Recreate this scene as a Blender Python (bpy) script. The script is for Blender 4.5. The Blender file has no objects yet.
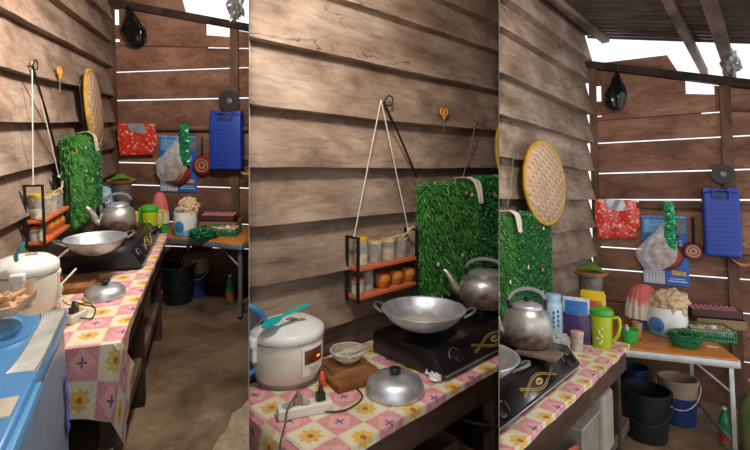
import bpy, bmesh, math, random
from mathutils import Vector, Matrix, noise as mn
SC = bpy.context.scene
COL = SC.collection
F, CX, CY = 450.0, 375.0, 162.0        # focal length in pixels of the 750 wide frame, principal point
R = math.radians
V = Vector

# ------------------------------------------------------------------ mesh collector
class MB:
    def __init__(s):
        s.v = []; s.f = []; s.m = []; s.r = []; s.uv = {}
    def add(s, vs, fs, m=0, r=0.0, uvs=None):
        o = len(s.v); s.v += [V(p) for p in vs]
        for i, q in enumerate(fs):
            if uvs: s.uv[len(s.f)] = uvs[i]
            s.f.append([a + o for a in q]); s.m.append(m); s.r.append(r)
        return s
    def box(s, c, d, rot=None, m=0, r=0.0):
        x, y, z = d[0] / 2, d[1] / 2, d[2] / 2
        vs = [V((i * x, j * y, k * z)) for i in (-1, 1) for j in (-1, 1) for k in (-1, 1)]
        if rot is not None:
            vs = [rot @ p for p in vs]
        vs = [p + V(c) for p in vs]
        return s.add(vs, [(0, 1, 3, 2), (4, 6, 7, 5), (0, 4, 5, 1), (2, 3, 7, 6), (0, 2, 6, 4), (1, 5, 7, 3)], m, r)
    def hexa(s, p, m=0, r=0.0):   # 8 points: bottom ring 0-3, top ring 4-7
        return s.add(p, [(3, 2, 1, 0), (4, 5, 6, 7), (0, 1, 5, 4), (1, 2, 6, 5), (2, 3, 7, 6), (3, 0, 4, 7)], m, r)
    def tube(s, pts, rad, n=8, closed=False, m=0, flat=1.0):
        pts = [V(p) for p in pts]; N = len(pts)
        rr = rad if isinstance(rad, (list, tuple)) else [rad] * N
        vs = []; prev = None
        for i, p in enumerate(pts):
            if closed: t = pts[(i + 1) % N] - pts[i - 1]
            else: t = pts[min(i + 1, N - 1)] - pts[max(i - 1, 0)]
            if t.length < 1e-9: t = V((0, 0, 1))
            t.normalize()
            if prev is None:
                a = V((0, 0, 1)) if abs(t.z) < .9 else V((1, 0, 0))
            else: a = prev
            b = t.cross(a)
            if b.length < 1e-6: b = t.orthogonal()
            b.normalize(); a = b.cross(t).normalized(); prev = a
            for k in range(n):
                q = 2 * math.pi * k / n
                vs.append(p + a * math.cos(q) * rr[i] * flat + b * math.sin(q) * rr[i])
        fs = []
        for i in range(N if closed else N - 1):
            j = (i + 1) % N
            for k in range(n):
                l = (k + 1) % n
                fs.append((i * n + k, i * n + l, j * n + l, j * n + k))
        if not closed:
            fs.append(tuple(range(n - 1, -1, -1))); fs.append(tuple((N - 1) * n + k for k in range(n)))
        return s.add(vs, fs, m)
    def lathe(s, prof, n=32, c=(0, 0, 0), m=0, a0=0, a1=2 * math.pi, sx=1, sy=1, rot=None, wob=None):
        full = abs(a1 - a0 - 2 * math.pi) < 1e-6
        cols = n if full else n + 1
        vs = []
        for k in range(cols):
            q = a0 + (a1 - a0) * k / n
            for (r, z) in prof:
                w = wob(q, z) if wob else 1
                p = V((r * w * math.cos(q) * sx, r * w * math.sin(q) * sy, z))
                if rot is not None: p = rot @ p
                vs.append(p + V(c))
        L = len(prof); fs = []
        for k in range(n):
            k2 = (k + 1) % cols
            for i in range(L - 1):
                q = [k * L + i, k2 * L + i, k2 * L + i + 1, k * L + i + 1]
                if prof[i][0] < 1e-7: q = [q[0], q[2], q[3]]
                elif prof[i + 1][0] < 1e-7: q = [q[0], q[1], q[2]]
                fs.append(q)
        return s.add(vs, fs, m)
    def ball(s, c, rad, nu=16, nv=10, m=0, f=None, rot=None):
        if not isinstance(rad, (list, tuple)): rad = (rad,) * 3
        vs = []; fs = []
        for j in range(nv + 1):
            th = math.pi * j / nv
            for i in range(nu):
                ph = 2 * math.pi * i / nu
                d = V((math.sin(th) * math.cos(ph), math.sin(th) * math.sin(ph), math.cos(th)))
                k = f(d) if f else 1
                p = V((d.x * rad[0] * k, d.y * rad[1] * k, d.z * rad[2] * k))
                if rot is not None: p = rot @ p
                vs.append(p + V(c))
        for j in range(nv):
            for i in range(nu):
                i2 = (i + 1) % nu
                fs.append((j * nu + i, (j + 1) * nu + i, (j + 1) * nu + i2, j * nu + i2))
        return s.add(vs, fs, m)
    def grid(s, f, nu, nv, thick=0, m=0, uv=None):
        P = [[V(f(i / nu, j / nv)) for j in range(nv + 1)] for i in range(nu + 1)]
        vs = [p for row in P for p in row]; W = nv + 1
        fs = []; uvs = []
        for i in range(nu):
            for j in range(nv):
                fs.append((i * W + j, (i + 1) * W + j, (i + 1) * W + j + 1, i * W + j + 1))
                if uv: uvs.append([uv(i / nu, j / nv), uv((i + 1) / nu, j / nv), uv((i + 1) / nu, (j + 1) / nv), uv(i / nu, (j + 1) / nv)])
        if thick:
            nrm = []
            for i in range(nu + 1):
                for j in range(nv + 1):
                    a = P[min(i + 1, nu)][j] - P[max(i - 1, 0)][j]; b = P[i][min(j + 1, nv)] - P[i][max(j - 1, 0)]
                    q = a.cross(b)
                    nrm.append(q.normalized() if q.length > 1e-12 else V((0, 0, 1)))
            T = len(vs); vs = vs + [p - q * thick for p, q in zip(vs, nrm)]
            base = list(fs)
            fs += [tuple(T + a for a in reversed(q)) for q in base]
            if uv: uvs += [list(reversed(u)) for u in uvs]
            rim = [i * W for i in range(nu + 1)] + [nu * W + j for j in range(1, nv + 1)] + [i * W + nv for i in range(nu - 1, -1, -1)] + [j for j in range(nv - 1, 0, -1)]
            for a, b in zip(rim, rim[1:] + rim[:1]):
                fs.append((b, a, a + T, b + T))
                if uv:
                    def U(k): return uv((k // W) / nu, (k % W) / nv)
                    uvs.append([U(b), U(a), U(a), U(b)])
        return s.add(vs, fs, m, 0.0, uvs if uv else None)
    def prism(s, poly, h0, h1, ax='z', m=0, r=0.0):
        n = len(poly)
        def P(a, b, h):
            return {'z': (a, b, h), 'y': (a, h, b), 'x': (h, a, b)}[ax]
        vs = [P(a, b, h0) for a, b in poly] + [P(a, b, h1) for a, b in poly]
        fs = [tuple(range(n - 1, -1, -1)), tuple(range(n, 2 * n))] + [(i, (i + 1) % n, n + (i + 1) % n, n + i) for i in range(n)]
        return s.add(vs, fs, m, r)
    def xf(s, M, start=0):
        for i in range(start, len(s.v)): s.v[i] = M @ s.v[i]
        return s
    def build(s, name, mats, bevel=0, seg=2, smooth=38, merge=False):
        me = bpy.data.meshes.new(name)
        me.from_pydata([tuple(p) for p in s.v], [], s.f)
        if not isinstance(mats, (list, tuple)): mats = [mats]
        for q in mats: me.materials.append(q)
        for i, p in enumerate(me.polygons): p.material_index = s.m[i]
        if any(s.r):
            at = me.attributes.new('rnd', 'FLOAT', 'FACE')
            for i, r in enumerate(s.r): at.data[i].value = r
        if s.uv:
            ul = me.uv_layers.new(name='UVMap')
            for i, p in enumerate(me.polygons):
                if i in s.uv:
                    for k, li in enumerate(p.loop_indices): ul.data[li].uv = s.uv[i][k]
        bm = bmesh.new(); bm.from_mesh(me)
        if merge: bmesh.ops.remove_doubles(bm, verts=bm.verts, dist=1e-5)
        bmesh.ops.recalc_face_normals(bm, faces=bm.faces)
        if bevel:
            es = [e for e in bm.edges if len(e.link_faces) == 2 and e.calc_face_angle(0) > R(35)]
            bmesh.ops.bevel(bm, geom=es, offset=bevel, segments=seg, affect='EDGES', profile=.6, clamp_overlap=True)
        for fc in bm.faces: fc.smooth = bool(smooth)
        if smooth:
            for e in bm.edges:
                if len(e.link_faces) == 2 and e.calc_face_angle(0) > R(smooth): e.smooth = False
        bm.to_mesh(me); bm.free()
        return me

# ------------------------------------------------------------------ materials
def hexc(h):
    h = h.lstrip('#'); c = [int(h[i:i + 2], 16) / 255 for i in (0, 2, 4)]
    return tuple((x / 12.92 if x <= .04045 else ((x + .055) / 1.055) ** 2.4) for x in c) + (1,)
class NT:
    def __init__(s, name):
        s.mat = bpy.data.materials.new(name); s.mat.use_nodes = True
        s.t = s.mat.node_tree; s.n = s.t.nodes; s.l = s.t.links
        s.bsdf = s.n['Principled BSDF']; s.out = s.n['Material Output']
    def node(s, ty, **k):
        n = s.n.new(ty)
        for a, b in k.items(): setattr(n, a, b)
        return n
    def put(s, sock, v):
        if isinstance(v, bpy.types.NodeSocket): s.l.new(v, sock)
        elif v is not None: sock.default_value = v
    def math(s, op, a, b=None, c=None):
        n = s.node('ShaderNodeMath', operation=op)
        s.put(n.inputs[0], a)
        if b is not None: s.put(n.inputs[1], b)
        if c is not None: s.put(n.inputs[2], c)
        return n.outputs[0]
    def coord(s, kind='Object'): return s.node('ShaderNodeTexCoord').outputs[kind]
    def mapv(s, vec, scale=(1, 1, 1), loc=(0, 0, 0), rot=(0, 0, 0)):
        n = s.node('ShaderNodeMapping'); s.l.new(vec, n.inputs[0])
        n.inputs['Scale'].default_value = scale; s.put(n.inputs['Location'], loc); n.inputs['Rotation'].default_value = rot
        return n.outputs[0]
    def noise(s, vec, scale=5, detail=4, rough=.55, dist=0):
        n = s.node('ShaderNodeTexNoise'); s.l.new(vec, n.inputs['Vector'])
        n.inputs['Scale'].default_value = scale; n.inputs['Detail'].default_value = detail
        n.inputs['Roughness'].default_value = rough; n.inputs['Distortion'].default_value = dist
        return n.outputs['Fac']
    def ramp(s, fac, stops, interp='LINEAR'):
        n = s.node('ShaderNodeValToRGB'); s.l.new(fac, n.inputs[0]); e = n.color_ramp.elements
        n.color_ramp.interpolation = interp
        while len(e) < len(stops): e.new(.5)
        for i, (p, c) in enumerate(stops):
            e[i].position = p; e[i].color = hexc(c) if isinstance(c, str) else ((c, c, c, 1) if isinstance(c, (int, float)) else c)
        return n.outputs[0]
    def mix(s, f, a, b, blend='MIX'):
        n = s.node('ShaderNodeMix', data_type='RGBA', blend_type=blend)
        s.put(n.inputs[0], f)
        for k, q in ((6, a), (7, b)):
            s.put(n.inputs[k], hexc(q) if isinstance(q, str) else q)
        return n.outputs[2]
    def bump(s, h, strength=.3, dist=.01):
        n = s.node('ShaderNodeBump'); s.l.new(h, n.inputs['Height'])
        n.inputs['Strength'].default_value = strength; n.inputs['Distance'].default_value = dist
        s.l.new(n.outputs[0], s.bsdf.inputs['Normal'])
    def attr(s, name): return s.node('ShaderNodeAttribute', attribute_name=name).outputs['Fac']
    def sep(s, vec):
        n = s.node('ShaderNodeSeparateXYZ'); s.l.new(vec, n.inputs[0]); return n.outputs
    def comb(s, x, y, z):
        n = s.node('ShaderNodeCombineXYZ')
        for i, q in enumerate((x, y, z)): s.put(n.inputs[i], q)
        return n.outputs[0]
    def set(s, col=None, rough=None, metal=None, **k):
        if col is not None: s.put(s.bsdf.inputs['Base Color'], hexc(col) if isinstance(col, str) else col)
        if rough is not None: s.put(s.bsdf.inputs['Roughness'], rough)
        if metal is not None: s.put(s.bsdf.inputs['Metallic'], metal)
        for a, b in k.items(): s.put(s.bsdf.inputs[a.replace('_', ' ')], b)
        return s.mat
MATS = {}
def pm(name, col, rough=.5, metal=0, var=.12, vs=14, bump=0, bs=60, trans=0, **k):
    if name in MATS: return MATS[name]
    t = NT(name); c = t.coord(); n = t.noise(c, vs, 4)
    base = hexc(col); dk = tuple(x * (1 - 2.2 * var) for x in base[:3]) + (1,); lt = tuple(min(1, x * (1 + var)) for x in base[:3]) + (1,)
    colr = t.ramp(n, [(.3, dk), (.65, lt)])
    t.set(colr, rough, metal)
    if trans: t.bsdf.inputs['Transmission Weight'].default_value = trans
    for a, b in k.items(): t.put(t.bsdf.inputs[a.replace('_', ' ')], b)
    if bump: t.bump(t.noise(c, bs, 3), bump, .004)
    MATS[name] = t.mat; return t.mat
def wood(name, light, mid, dark, along='y', crack=True, sc=1.0, rough=.75, stain=None):
    if name in MATS: return MATS[name]
    t = NT(name); c = t.coord(); r = t.attr('rnd')
    off = t.comb(t.math('MULTIPLY', r, 13.7), t.math('MULTIPLY', r, 31.3), t.math('MULTIPLY', r, 7.9))
    st = {'y': (1, .16, 1), 'x': (.16, 1, 1), 'z': (1, 1, .16)}[along]
    vm = t.node('ShaderNodeVectorMath', operation='ADD'); t.l.new(c, vm.inputs[0]); t.l.new(off, vm.inputs[1])
    p = t.mapv(vm.outputs[0], tuple(q * sc for q in st))
    fine = t.noise(p, 38, 6, .65, .6); big = t.noise(t.mapv(vm.outputs[0], tuple(q * sc for q in {'y': (1, .5, 1), 'x': (.5, 1, 1), 'z': (1, 1, .5)}[along])), 4.2, 5, .6, .4)
    col = t.ramp(big, [(.31, dark), (.5, mid), (.69, light)])
    g = t.ramp(fine, [(.32, .66), (.52, 1.0), (.75, 1.08)])
    col = t.mix(1.0, col, g, 'MULTIPLY')
    rv = t.ramp(t.math('FRACT', t.math('MULTIPLY', r, 5.31)), [(0, .62), (1, 1.12)])
    col = t.mix(1.0, col, rv, 'MULTIPLY')
    spots = t.noise(c, 26, 3, .7); col = t.mix(t.ramp(spots, [(.66, 0), (.78, .45)]), col, dark)
    h = fine
    if crack:
        pc = t.mapv(vm.outputs[0], {'y': (1, .22, 1), 'x': (.22, 1, 1), 'z': (1, 1, .22)}[along])
        cn = t.noise(pc, 2.6, 5, .62, .35)
        e = t.math('ABSOLUTE', t.math('SUBTRACT', cn, .53))
        w = t.ramp(t.noise(p, 7, 2), [(.45, 0), (.6, 1)])
        ck = t.math('MULTIPLY', t.ramp(e, [(0.0, 1.0), (.0038, 0.0)]), w)
        col = t.mix(t.math('MULTIPLY', ck, .85), col, '1c120c')
        h = t.math('SUBTRACT', fine, t.math('MULTIPLY', ck, 2.0))
    t.set(col, rough, 0, Specular_IOR_Level=.25); t.bump(h, .22, .005)
    MATS[name] = t.mat; return t.mat
def cloth_tiles():
    if 'tablecloth_print' in MATS: return MATS['tablecloth_print']
    t = NT('tablecloth_print'); u = t.node('ShaderNodeUVMap', uv_map='UVMap').outputs[0]
    S = .11
    x, y, _ = t.sep(u)
    X = t.math('DIVIDE', x, S); Y = t.math('DIVIDE', y, S)
    ix = t.math('FLOOR', X); iy = t.math('FLOOR', Y)
    fx = t.math('SUBTRACT', t.math('FRACT', X), .5); fy = t.math('SUBTRACT', t.math('FRACT', Y), .5)
    par = t.math('FLOORED_MODULO', t.math('ADD', ix, iy), 2.0)
    rr = t.math('SQRT', t.math('ADD', t.math('MULTIPLY', fx, fx), t.math('MULTIPLY', fy, fy)))
    th = t.math('ARCTAN2', fy, fx)
    n = t.noise(t.mapv(u, (1, 1, 1)), 160, 2)
    pet = t.math('ADD', .29, t.math('MULTIPLY', .045, t.math('COSINE', t.math('MULTIPLY', th, 8))))
    fl = t.math('LESS_THAN', rr, pet); ce = t.math('LESS_THAN', rr, .09)
    yel = t.mix(t.ramp(n, [(.4, 0), (.6, 1)]), 'cfa24a', 'e0bf68')
    cream = t.mix(fl, 'ddd3b4', yel); cream = t.mix(ce, cream, 'b0623a')
    star = t.math('LESS_THAN', rr, t.math('ADD', .045, t.math('MULTIPLY', .12, t.math('POWER', t.math('ABSOLUTE', t.math('COSINE', t.math('MULTIPLY', th, 2))), 3.0))))
    diamond = t.math('LESS_THAN', t.math('ADD', t.math('ABSOLUTE', fx), t.math('ABSOLUTE', fy)), .42)
    pk = t.mix(t.ramp(n, [(.42, 0), (.58, 1)]), 'cd7c82', 'dba3a3')
    pk = t.mix(t.math('MULTIPLY', diamond, .5), pk, 'eab9b4'); pk = t.mix(star, pk, '6a5a86')
    col = t.mix(par, cream, pk)
    m = t.math('MAXIMUM', t.math('ABSOLUTE', fx), t.math('ABSOLUTE', fy))
    col = t.mix(t.math('GREATER_THAN', m, .48), col, 'd8c3ac')
    dirt = t.noise(t.mapv(u, (1, 1, 1)), 5, 5, .7)
    col = t.mix(t.ramp(dirt, [(.5, 0), (.75, .55)]), col, '7a5f4a')
    t.set(col, .42, 0, Specular_IOR_Level=.4)
    MATS['tablecloth_print'] = t.mat; return t.mat
def metal(name, col, rough=.3, soot=None, vs=9):
    if name in MATS: return MATS[name]
    t = NT(name); c = t.coord(); n = t.noise(c, vs, 5, .65)
    colr = t.ramp(n, [(.3, tuple(x * .72 for x in hexc(col)[:3]) + (1,)), (.6, hexc(col))])
    met = .8
    rg = t.ramp(t.noise(c, 22, 4), [(.3, rough * .75), (.7, rough * 1.4)])
    if soot:
        z = t.sep(c)[2]
        k = t.math('ADD', t.math('MULTIPLY', t.math('SUBTRACT', soot, z), 12.0), t.math('MULTIPLY', t.math('SUBTRACT', t.noise(c, 13, 4), .5), 2.2))
        k = t.ramp(k, [(0, 0), (.9, .95)])
        colr = t.mix(k, colr, t.mix(t.ramp(t.noise(c, 30, 3), [(.4, 0), (.6, 1)]), '2a1c14', '6b4a30'))
        met = t.math('SUBTRACT', .8, t.math('MULTIPLY', k, .7)); rg = t.math('ADD', rg, t.math('MULTIPLY', k, .3))
    t.set(colr, rg, met); t.bump(t.noise(c, 45, 2), .06, .003)
    MATS[name] = t.mat; return t.mat
def clearmat(name, col, alpha=.35, rough=.15):
    if name in MATS: return MATS[name]
    t = NT(name); b = t.bsdf
    t.set(col, rough, 0); n = t.noise(t.coord(), 20, 3)
    t.l.new(t.ramp(n, [(.3, alpha * .6), (.7, min(1, alpha * 1.5))]), b.inputs['Alpha'])
    MATS[name] = t.mat; return t.mat

# ------------------------------------------------------------------ the three rooms
class Room:
    def __init__(s, k, vp, roll, edge, cu, skew, name):
        s.k = k; s.name = name; s.items = []
        Y = V(((vp[0] - CX) / F, 1, -(vp[1] - CY) / F)).normalized(); ph = math.atan((CY - vp[1]) / F)
        up = V((0, -math.sin(ph), math.cos(ph))); Z = (up - Y * Y.dot(up)).normalized()
        Z = rodr(Z, roll)
        Z = (Z - Y * Z.dot(Y)).normalized(); X = Y.cross(Z)
        s.R = Matrix((X, Y, Z)).transposed(); s.cam = V((0, 0, 1.55))
        s.cam.x = .6 - s.on(edge[0], edge[1], 2, .75).x
        s.cam.y = -s.on(cu, 150, 0, 0.0).y
        s.M = s.R.to_4x4() @ Matrix.Translation(-s.cam)
        q = R(skew); s.skew = skew; s.B = V((math.cos(q), -math.sin(q), 0)); s.N = V((math.sin(q), math.cos(q), 0))
    def dir(s, u, v): return s.R.transposed() @ V(((u - CX) / F, 1, -(v - CY) / F))
    def on(s, u, v, ax, val):
        d = s.dir(u, v); return s.cam + d * ((val - s.cam[ax]) / d[ax])
    def pl(s, u, v, p0, n):
        d = s.dir(u, v); n = V(n); return s.cam + d * ((V(p0) - s.cam).dot(n) / d.dot(n))
    def bw(s, u, v, off=.0):          # back wall: distance along it, height
        p = s.pl(u, v, -s.N * off, s.N); return p.dot(s.B), p.z
    def bp(s, b, z, off=0.0): return s.B * b - s.N * off + V((0, 0, z))
    def pix(s, p):
        w = s.R @ (V(p) - s.cam); return CX + F * w.x / w.y, CY - F * w.z / w.y
    def put(s, u0, u1, vf, z):        # centre and radius of an upright round thing standing at height z
        a0, a1 = math.atan((u0 - CX) / F), math.atan((u1 - CX) / F); um = CX + F * math.tan((a0 + a1) / 2)
        p = s.on(um, vf, 2, z); d = V((p.x - s.cam.x, p.y - s.cam.y, 0)); D = d.length; sd = math.sin((a1 - a0) / 2)
        r = D * sd / (1 - sd); c = V((s.cam.x, s.cam.y, 0)) + d.normalized() * (D + r); c.z = z
        return c, r
    def hgt(s, c, v):                 # height at which the upright line through c meets image row v
        w = s.R @ (V((c[0], c[1], 0)) - s.cam); a = s.R @ V((0, 0, 1)); k = (CY - v) / F
        return (k * w.y - w.z) / (a.z - k * a.y)
def rodr(v, a):
    ax = V((0, 1, 0)); return v * math.cos(a) + ax.cross(v) * math.sin(a) + ax * ax.dot(v) * (1 - math.cos(a))

ROOMS = {1: Room(1, (216, 122), .022, (140, 290), 110, 20, 'left'),
         2: Room(2, (850, 168), 0.0, (437, 396), 560, 0, 'middle'),
         3: Room(3, (785, 202), .022, (600, 368), 588, -12, 'right')}
VIEW = {1: 'in the left picture', 2: 'in the middle picture', 3: 'in the right picture'}
RM = None                                # the room being furnished
BUILT = []
def link(name, me, M, parent=None):
    o = bpy.data.objects.new(name, me); COL.objects.link(o)
    if parent is not None: o.parent = parent; o.matrix_local = M
    else: o.matrix_world = M
    BUILT.append((o, RM)); return o
def thing(name, label, cat, loc, rz=0, group=None, rot=None):
    M = RM.M @ Matrix.Translation(V(loc)) @ (rot.to_4x4() if rot is not None else Matrix.Rotation(rz, 4, 'Z'))
    o = link(name, None, M); o.empty_display_size = .05
    o['label'] = label; o['category'] = cat
    if group: o['group'] = group
    return o
def part(t, name, mb, mats, label=None, kind=None, **k):
    o = link(name, mb.build(name, mats, **k), Matrix.Identity(4), t)
    if label: o['label'] = label
    if kind: o['kind'] = kind
    return o
def single(name, label, cat, mb, mats, loc=(0, 0, 0), rz=0, group=None, kind=None, rot=None, **k):
    M = RM.M @ Matrix.Translation(V(loc)) @ (rot.to_4x4() if rot is not None else Matrix.Rotation(rz, 4, 'Z'))
    o = link(name, mb.build(name, mats, **k), M); o['label'] = label; o['category'] = cat
    if group: o['group'] = group
    if kind: o['kind'] = kind
    return o
def struct(name, mb, mats, **k):
    o = link(name, mb.build(name, mats, **k), RM.M.copy()); o['kind'] = 'structure'; return o
def text_mesh(body, size, depth=.0006):
    cu = bpy.data.curves.new('lettering', 'FONT'); cu.body = body; cu.size = size; cu.extrude = depth
    cu.align_x = 'CENTER'; cu.align_y = 'CENTER'; cu.resolution_u = 2
    o = bpy.data.objects.new('lettering', cu); COL.objects.link(o)
    dg = bpy.context.evaluated_depsgraph_get(); dg.update()
    me = bpy.data.meshes.new_from_object(o.evaluated_get(dg)); bpy.data.objects.remove(o)
    mb = MB(); mb.add([v.co.copy() for v in me.vertices], [list(p.vertices) for p in me.polygons]); bpy.data.meshes.remove(me)
    return mb
def arc(c, r, a0, a1, n, ax='z', e=1.0):
    out = []
    for i in range(n + 1):
        a = a0 + (a1 - a0) * i / n; x, y = r * math.cos(a), r * e * math.sin(a)
        out.append(V(c) + V({'z': (x, y, 0), 'y': (x, 0, y), 'x': (0, x, y)}[ax]))
    return out
def smoothpts(pts, n=8):
    pts = [V(p) for p in pts]; out = []
    P = [pts[0]] + pts + [pts[-1]]
    for i in range(1, len(P) - 2):
        for k in range(n):
            t = k / n; a, b, c, d = P[i - 1], P[i], P[i + 1], P[i + 2]
            out.append(.5 * ((2 * b) + (c - a) * t + (2 * a - 5 * b + 4 * c - d) * t * t + (3 * b - a - 3 * c + d) * t ** 3))
    out.append(pts[-1]); return out
# ------------------------------------------------------------------ materials used
W_LEFT = wood('weathered_plank', 'b7a490', '957f6e', '6c5747')
W_BACK = wood('red_brown_plank', 'a57c66', '8b624e', '68473a', along='x')
W_POST = wood('post_timber', '93705a', '7d5c48', '5c4132', along='z', crack=False)
W_DARK = wood('dark_timber', '5a4438', '473529', '2b1f18', crack=False)
W_RAFT = wood('rafter_timber', 'a58f80', '8a7466', '5f4d42', crack=False)
W_BOARD = wood('chopping_board_wood', 'b98653', '9a6539', '6b4122', crack=False, sc=1.6)
CLOTH = cloth_tiles()
ALU = metal('aluminium', 'd6dadd', .36)
ALU_S = metal('sooty_aluminium', 'c9c6be', .36, soot=.11)
ALU_W = metal('wok_aluminium', 'd3dae2', .42)
STEEL = metal('table_aluminium', 'b9bbb8', .38)
BLACK = pm('black_enamel', '161617', .28, var=.08)
BLACKP = pm('black_plastic', '141414', .38, var=.05)
IRON = pm('blackened_iron', '1c1a19', .6, .3)
CREAM = pm('cream_plastic', 'ded9cb', .33, var=.05)
WHITE = pm('white_plastic', 'e6e6e0', .35, var=.04)
TURQ = pm('turquoise_plastic', '18b3b0', .35, var=.04)
ORANGE = pm('orange_painted_wood', 'cf6a3c', .55, var=.08)
STRING = pm('cotton_string', 'd8d0c0', .9, var=.05)
GOLD = pm('gold_print', 'b99a5e', .45, .2, var=.05)

def concrete():
    t = NT('dirty_concrete'); c = t.coord()
    a = t.noise(c, 2.2, 6, .65, .4); b = t.noise(c, 14, 5, .7)
    col = t.ramp(a, [(.33, '5c4836'), (.48, '7e664e'), (.6, '907860'), (.72, 'b09b80')])
    col = t.mix(1.0, col, t.ramp(b, [(.3, .72), (.6, 1.0)]), 'MULTIPLY')
    col = t.mix(t.ramp(t.noise(c, 40, 2, .6), [(.7, 0), (.76, .6)]), col, 'b4aa98')
    t.set(col, t.ramp(a, [(.3, .35), (.6, .8)])); t.bump(b, .35, .01); return t.mat
CONC = concrete()
def tin():
    t = NT('corrugated_tin'); c = t.coord(); a = t.noise(t.mapv(c, (.3, 1, 1)), 9, 5, .6)
    col = t.ramp(a, [(.3, '5c5856'), (.55, '7c7673'), (.75, '968f8a')])
    t.set(col, .3, .8); return t.mat
TIN = tin()

# ------------------------------------------------------------------ shell
SEAMS = {1: [0, .2, .42, .65, .87, 1.07, 1.295, 1.53, 1.775, 2.035, 2.26, 2.46, 2.74, 3.05],
         2: [0, .2, .42, .65, .87, 1.10, 1.325, 1.55, 1.785, 2.045, 2.30, 2.48, 2.76, 3.05],
         3: [0, .2, .42, .65, .865, 1.07, 1.31, 1.55, 1.80, 2.05, 2.305, 2.59, 2.79, 3.05]}
def shell(near, slits, topbeam, posts, batten):
    rng = random.Random(5)
    r = RM; y0 = near; mb = MB(); z = SEAMS[r.k]
    for i in range(len(z) - 1):
        n = 40; rv = rng.random() * .9 + .05
        if z[i] < .9: rv = (int(rv * 5) + .12) / 5.31            # the low boards get a darker tone
        elif (rv * 5.31) % 1 < .45: rv += .5 / 5.31
        def f(yy, zz, seed=i):
            return mn.noise(V((yy * 1.7, zz * 3, seed * 9.1))) * .009 + mn.noise(V((yy * 7, zz * 3, seed * 5.1))) * .003
        y1 = -.028 + rng.uniform(-.008, .008)
        vs = []; fs = []
        for j in range(n + 1):
            yy = y0 + (y1 - y0) * j / n
            zb = z[i] + f(yy, 0) + (0 if i else -.02); zt = z[i + 1] + .03
            bo = .066 + mn.noise(V((yy * .9, i * 4.0, 2))) * .01
            vs += [(-.02, yy, zb), (bo, yy, zb), (bo, yy, zb + .006), (-.004, yy, zt), (-.02, yy, zt)]
        for j in range(n):
            for k in range(5):
                fs.append((j * 5 + k, (j + 1) * 5 + k, (j + 1) * 5 + (k + 1) % 5, j * 5 + (k + 1) % 5))
        fs.append((0, 1, 2, 3, 4)); fs.append(tuple(n * 5 + k for k in (4, 3, 2, 1, 0)))
        mb.add(vs, fs, 0, rv)
    struct('wall_left', mb, W_LEFT, smooth=20)
    fb = MB(); fb.box((1.05, (y0 + .3) / 2, -.02), (2.5, .3 - y0, .04)); struct('floor', fb, CONC)
    # roof: corrugated sheets falling to the right
    sl = .27; ze = 3.06
    ne = 26 if r.k != 2 else 10
    rb = MB(); ny = int((.1 - y0) / .0125); amp = .022
    vs = []; xs = [0.0, .8, 1.6, 2.4]
    for j in range(ny + 1):
        yy = y0 + (.1 - y0) * j / ny; w = amp * math.sin(yy * 2 * math.pi / .1)
        for x in xs: vs.append((x, yy, ze - sl * x + w)); 
    fs = [(j * 4 + k, (j + 1) * 4 + k, (j + 1) * 4 + k + 1, j * 4 + k + 1) for j in range(ny) for k in range(3)]
    rb.add(vs, fs); me = rb.build('ceiling', TIN, smooth=80)
    if r.k == 3:
        a = r.pl(612, 46, (0, 0, ze), (sl, 0, 1)); a.z = 0; p = r.pl(748, 54, (0, 0, ze), (sl, 0, 1)); d = (V((p.x, p.y, 0)) - a).normalized(); nn = V((-d.y, d.x, 0))
    else:
        a = V((0, -.35, 0)); nn = V((0, 1, 0))
    bm = bmesh.new(); bm.from_mesh(me)
    bmesh.ops.bisect_plane(bm, geom=bm.verts[:] + bm.edges[:] + bm.faces[:], plane_co=a, plane_no=nn, clear_outer=True)
    bm.to_mesh(me); bm.free()
    o = link('ceiling', me, r.M.copy()); o['kind'] = 'structure'
    if r.k == 2: return
    # back wall
    B = r.B; L = 2.3
    def bx(mb, b0, b1, za0, za1, zb0, zb1, f0, f1, rv=0.3):   # board: left end heights a, right end heights b, offsets from the wall plane
        P = []
        for (zz0, zz1) in ((za0, zb0), (za1, zb1)):
            P += [r.bp(b0, zz0, f0), r.bp(b1, zz1, f0), r.bp(b1, zz1, f1), r.bp(b0, zz0, f1)]
        mb.hexa([P[0], P[1], P[2], P[3], P[4], P[5], P[6], P[7]], 0, rv)
    wb = MB(); g = .0056; b0 = .05
    prev = (-.05, -.05)
    for (zl, zr, part_) in slits:
        ext = lambda b: zl + (zr - zl) * b / 1.3
        bx(wb, b0, L, prev[0], ext(b0) - g, prev[1], ext(L) - g, -.022, 0, rng.random() * .9 + .05)
        if part_:                                       # the gap is closed by a lath outside except along this stretch
            for (c0, c1) in part_:
                bx(wb, c0, c1, ext(c0) - .04, ext(c0) + .04, ext(c1) - .04, ext(c1) + .04, -.035, -.023, .5)
        prev = (ext(b0) + g, ext(L) + g)
    bl, br, zt0, slope = topbeam['open'][0], topbeam['open'][1], topbeam['z0'], topbeam['s']
    zb = lambda b: zt0 + slope * b                    # underside of the sloping beam
    pz = lambda b: prev[0] + (prev[1] - prev[0]) * (b - b0) / (L - b0)
    bx(wb, .118, bl, pz(.118), zb(.118) + .03, pz(bl), zb(bl) + .03, -.022, 0, .33)
    for (c0, c1) in ((2.2, 2.235), (2.30, 2.43), (2.57, zb(.05) + .01)): bx(wb, .03, .13, c0, c1, c0, c1, -.035, -.023, .5)
    bx(wb, bl, br, pz(bl), zb(bl) - topbeam['drop'], pz(br), zb(br) - topbeam['drop'] * .75, -.022, 0, .33)
    bx(wb, br, L, pz(br), zb(br) - .005, pz(L), zb(L) - .005, -.022, 0, .62)
    struct('wall_back', wb, W_BACK)
    n_ = [0]
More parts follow.
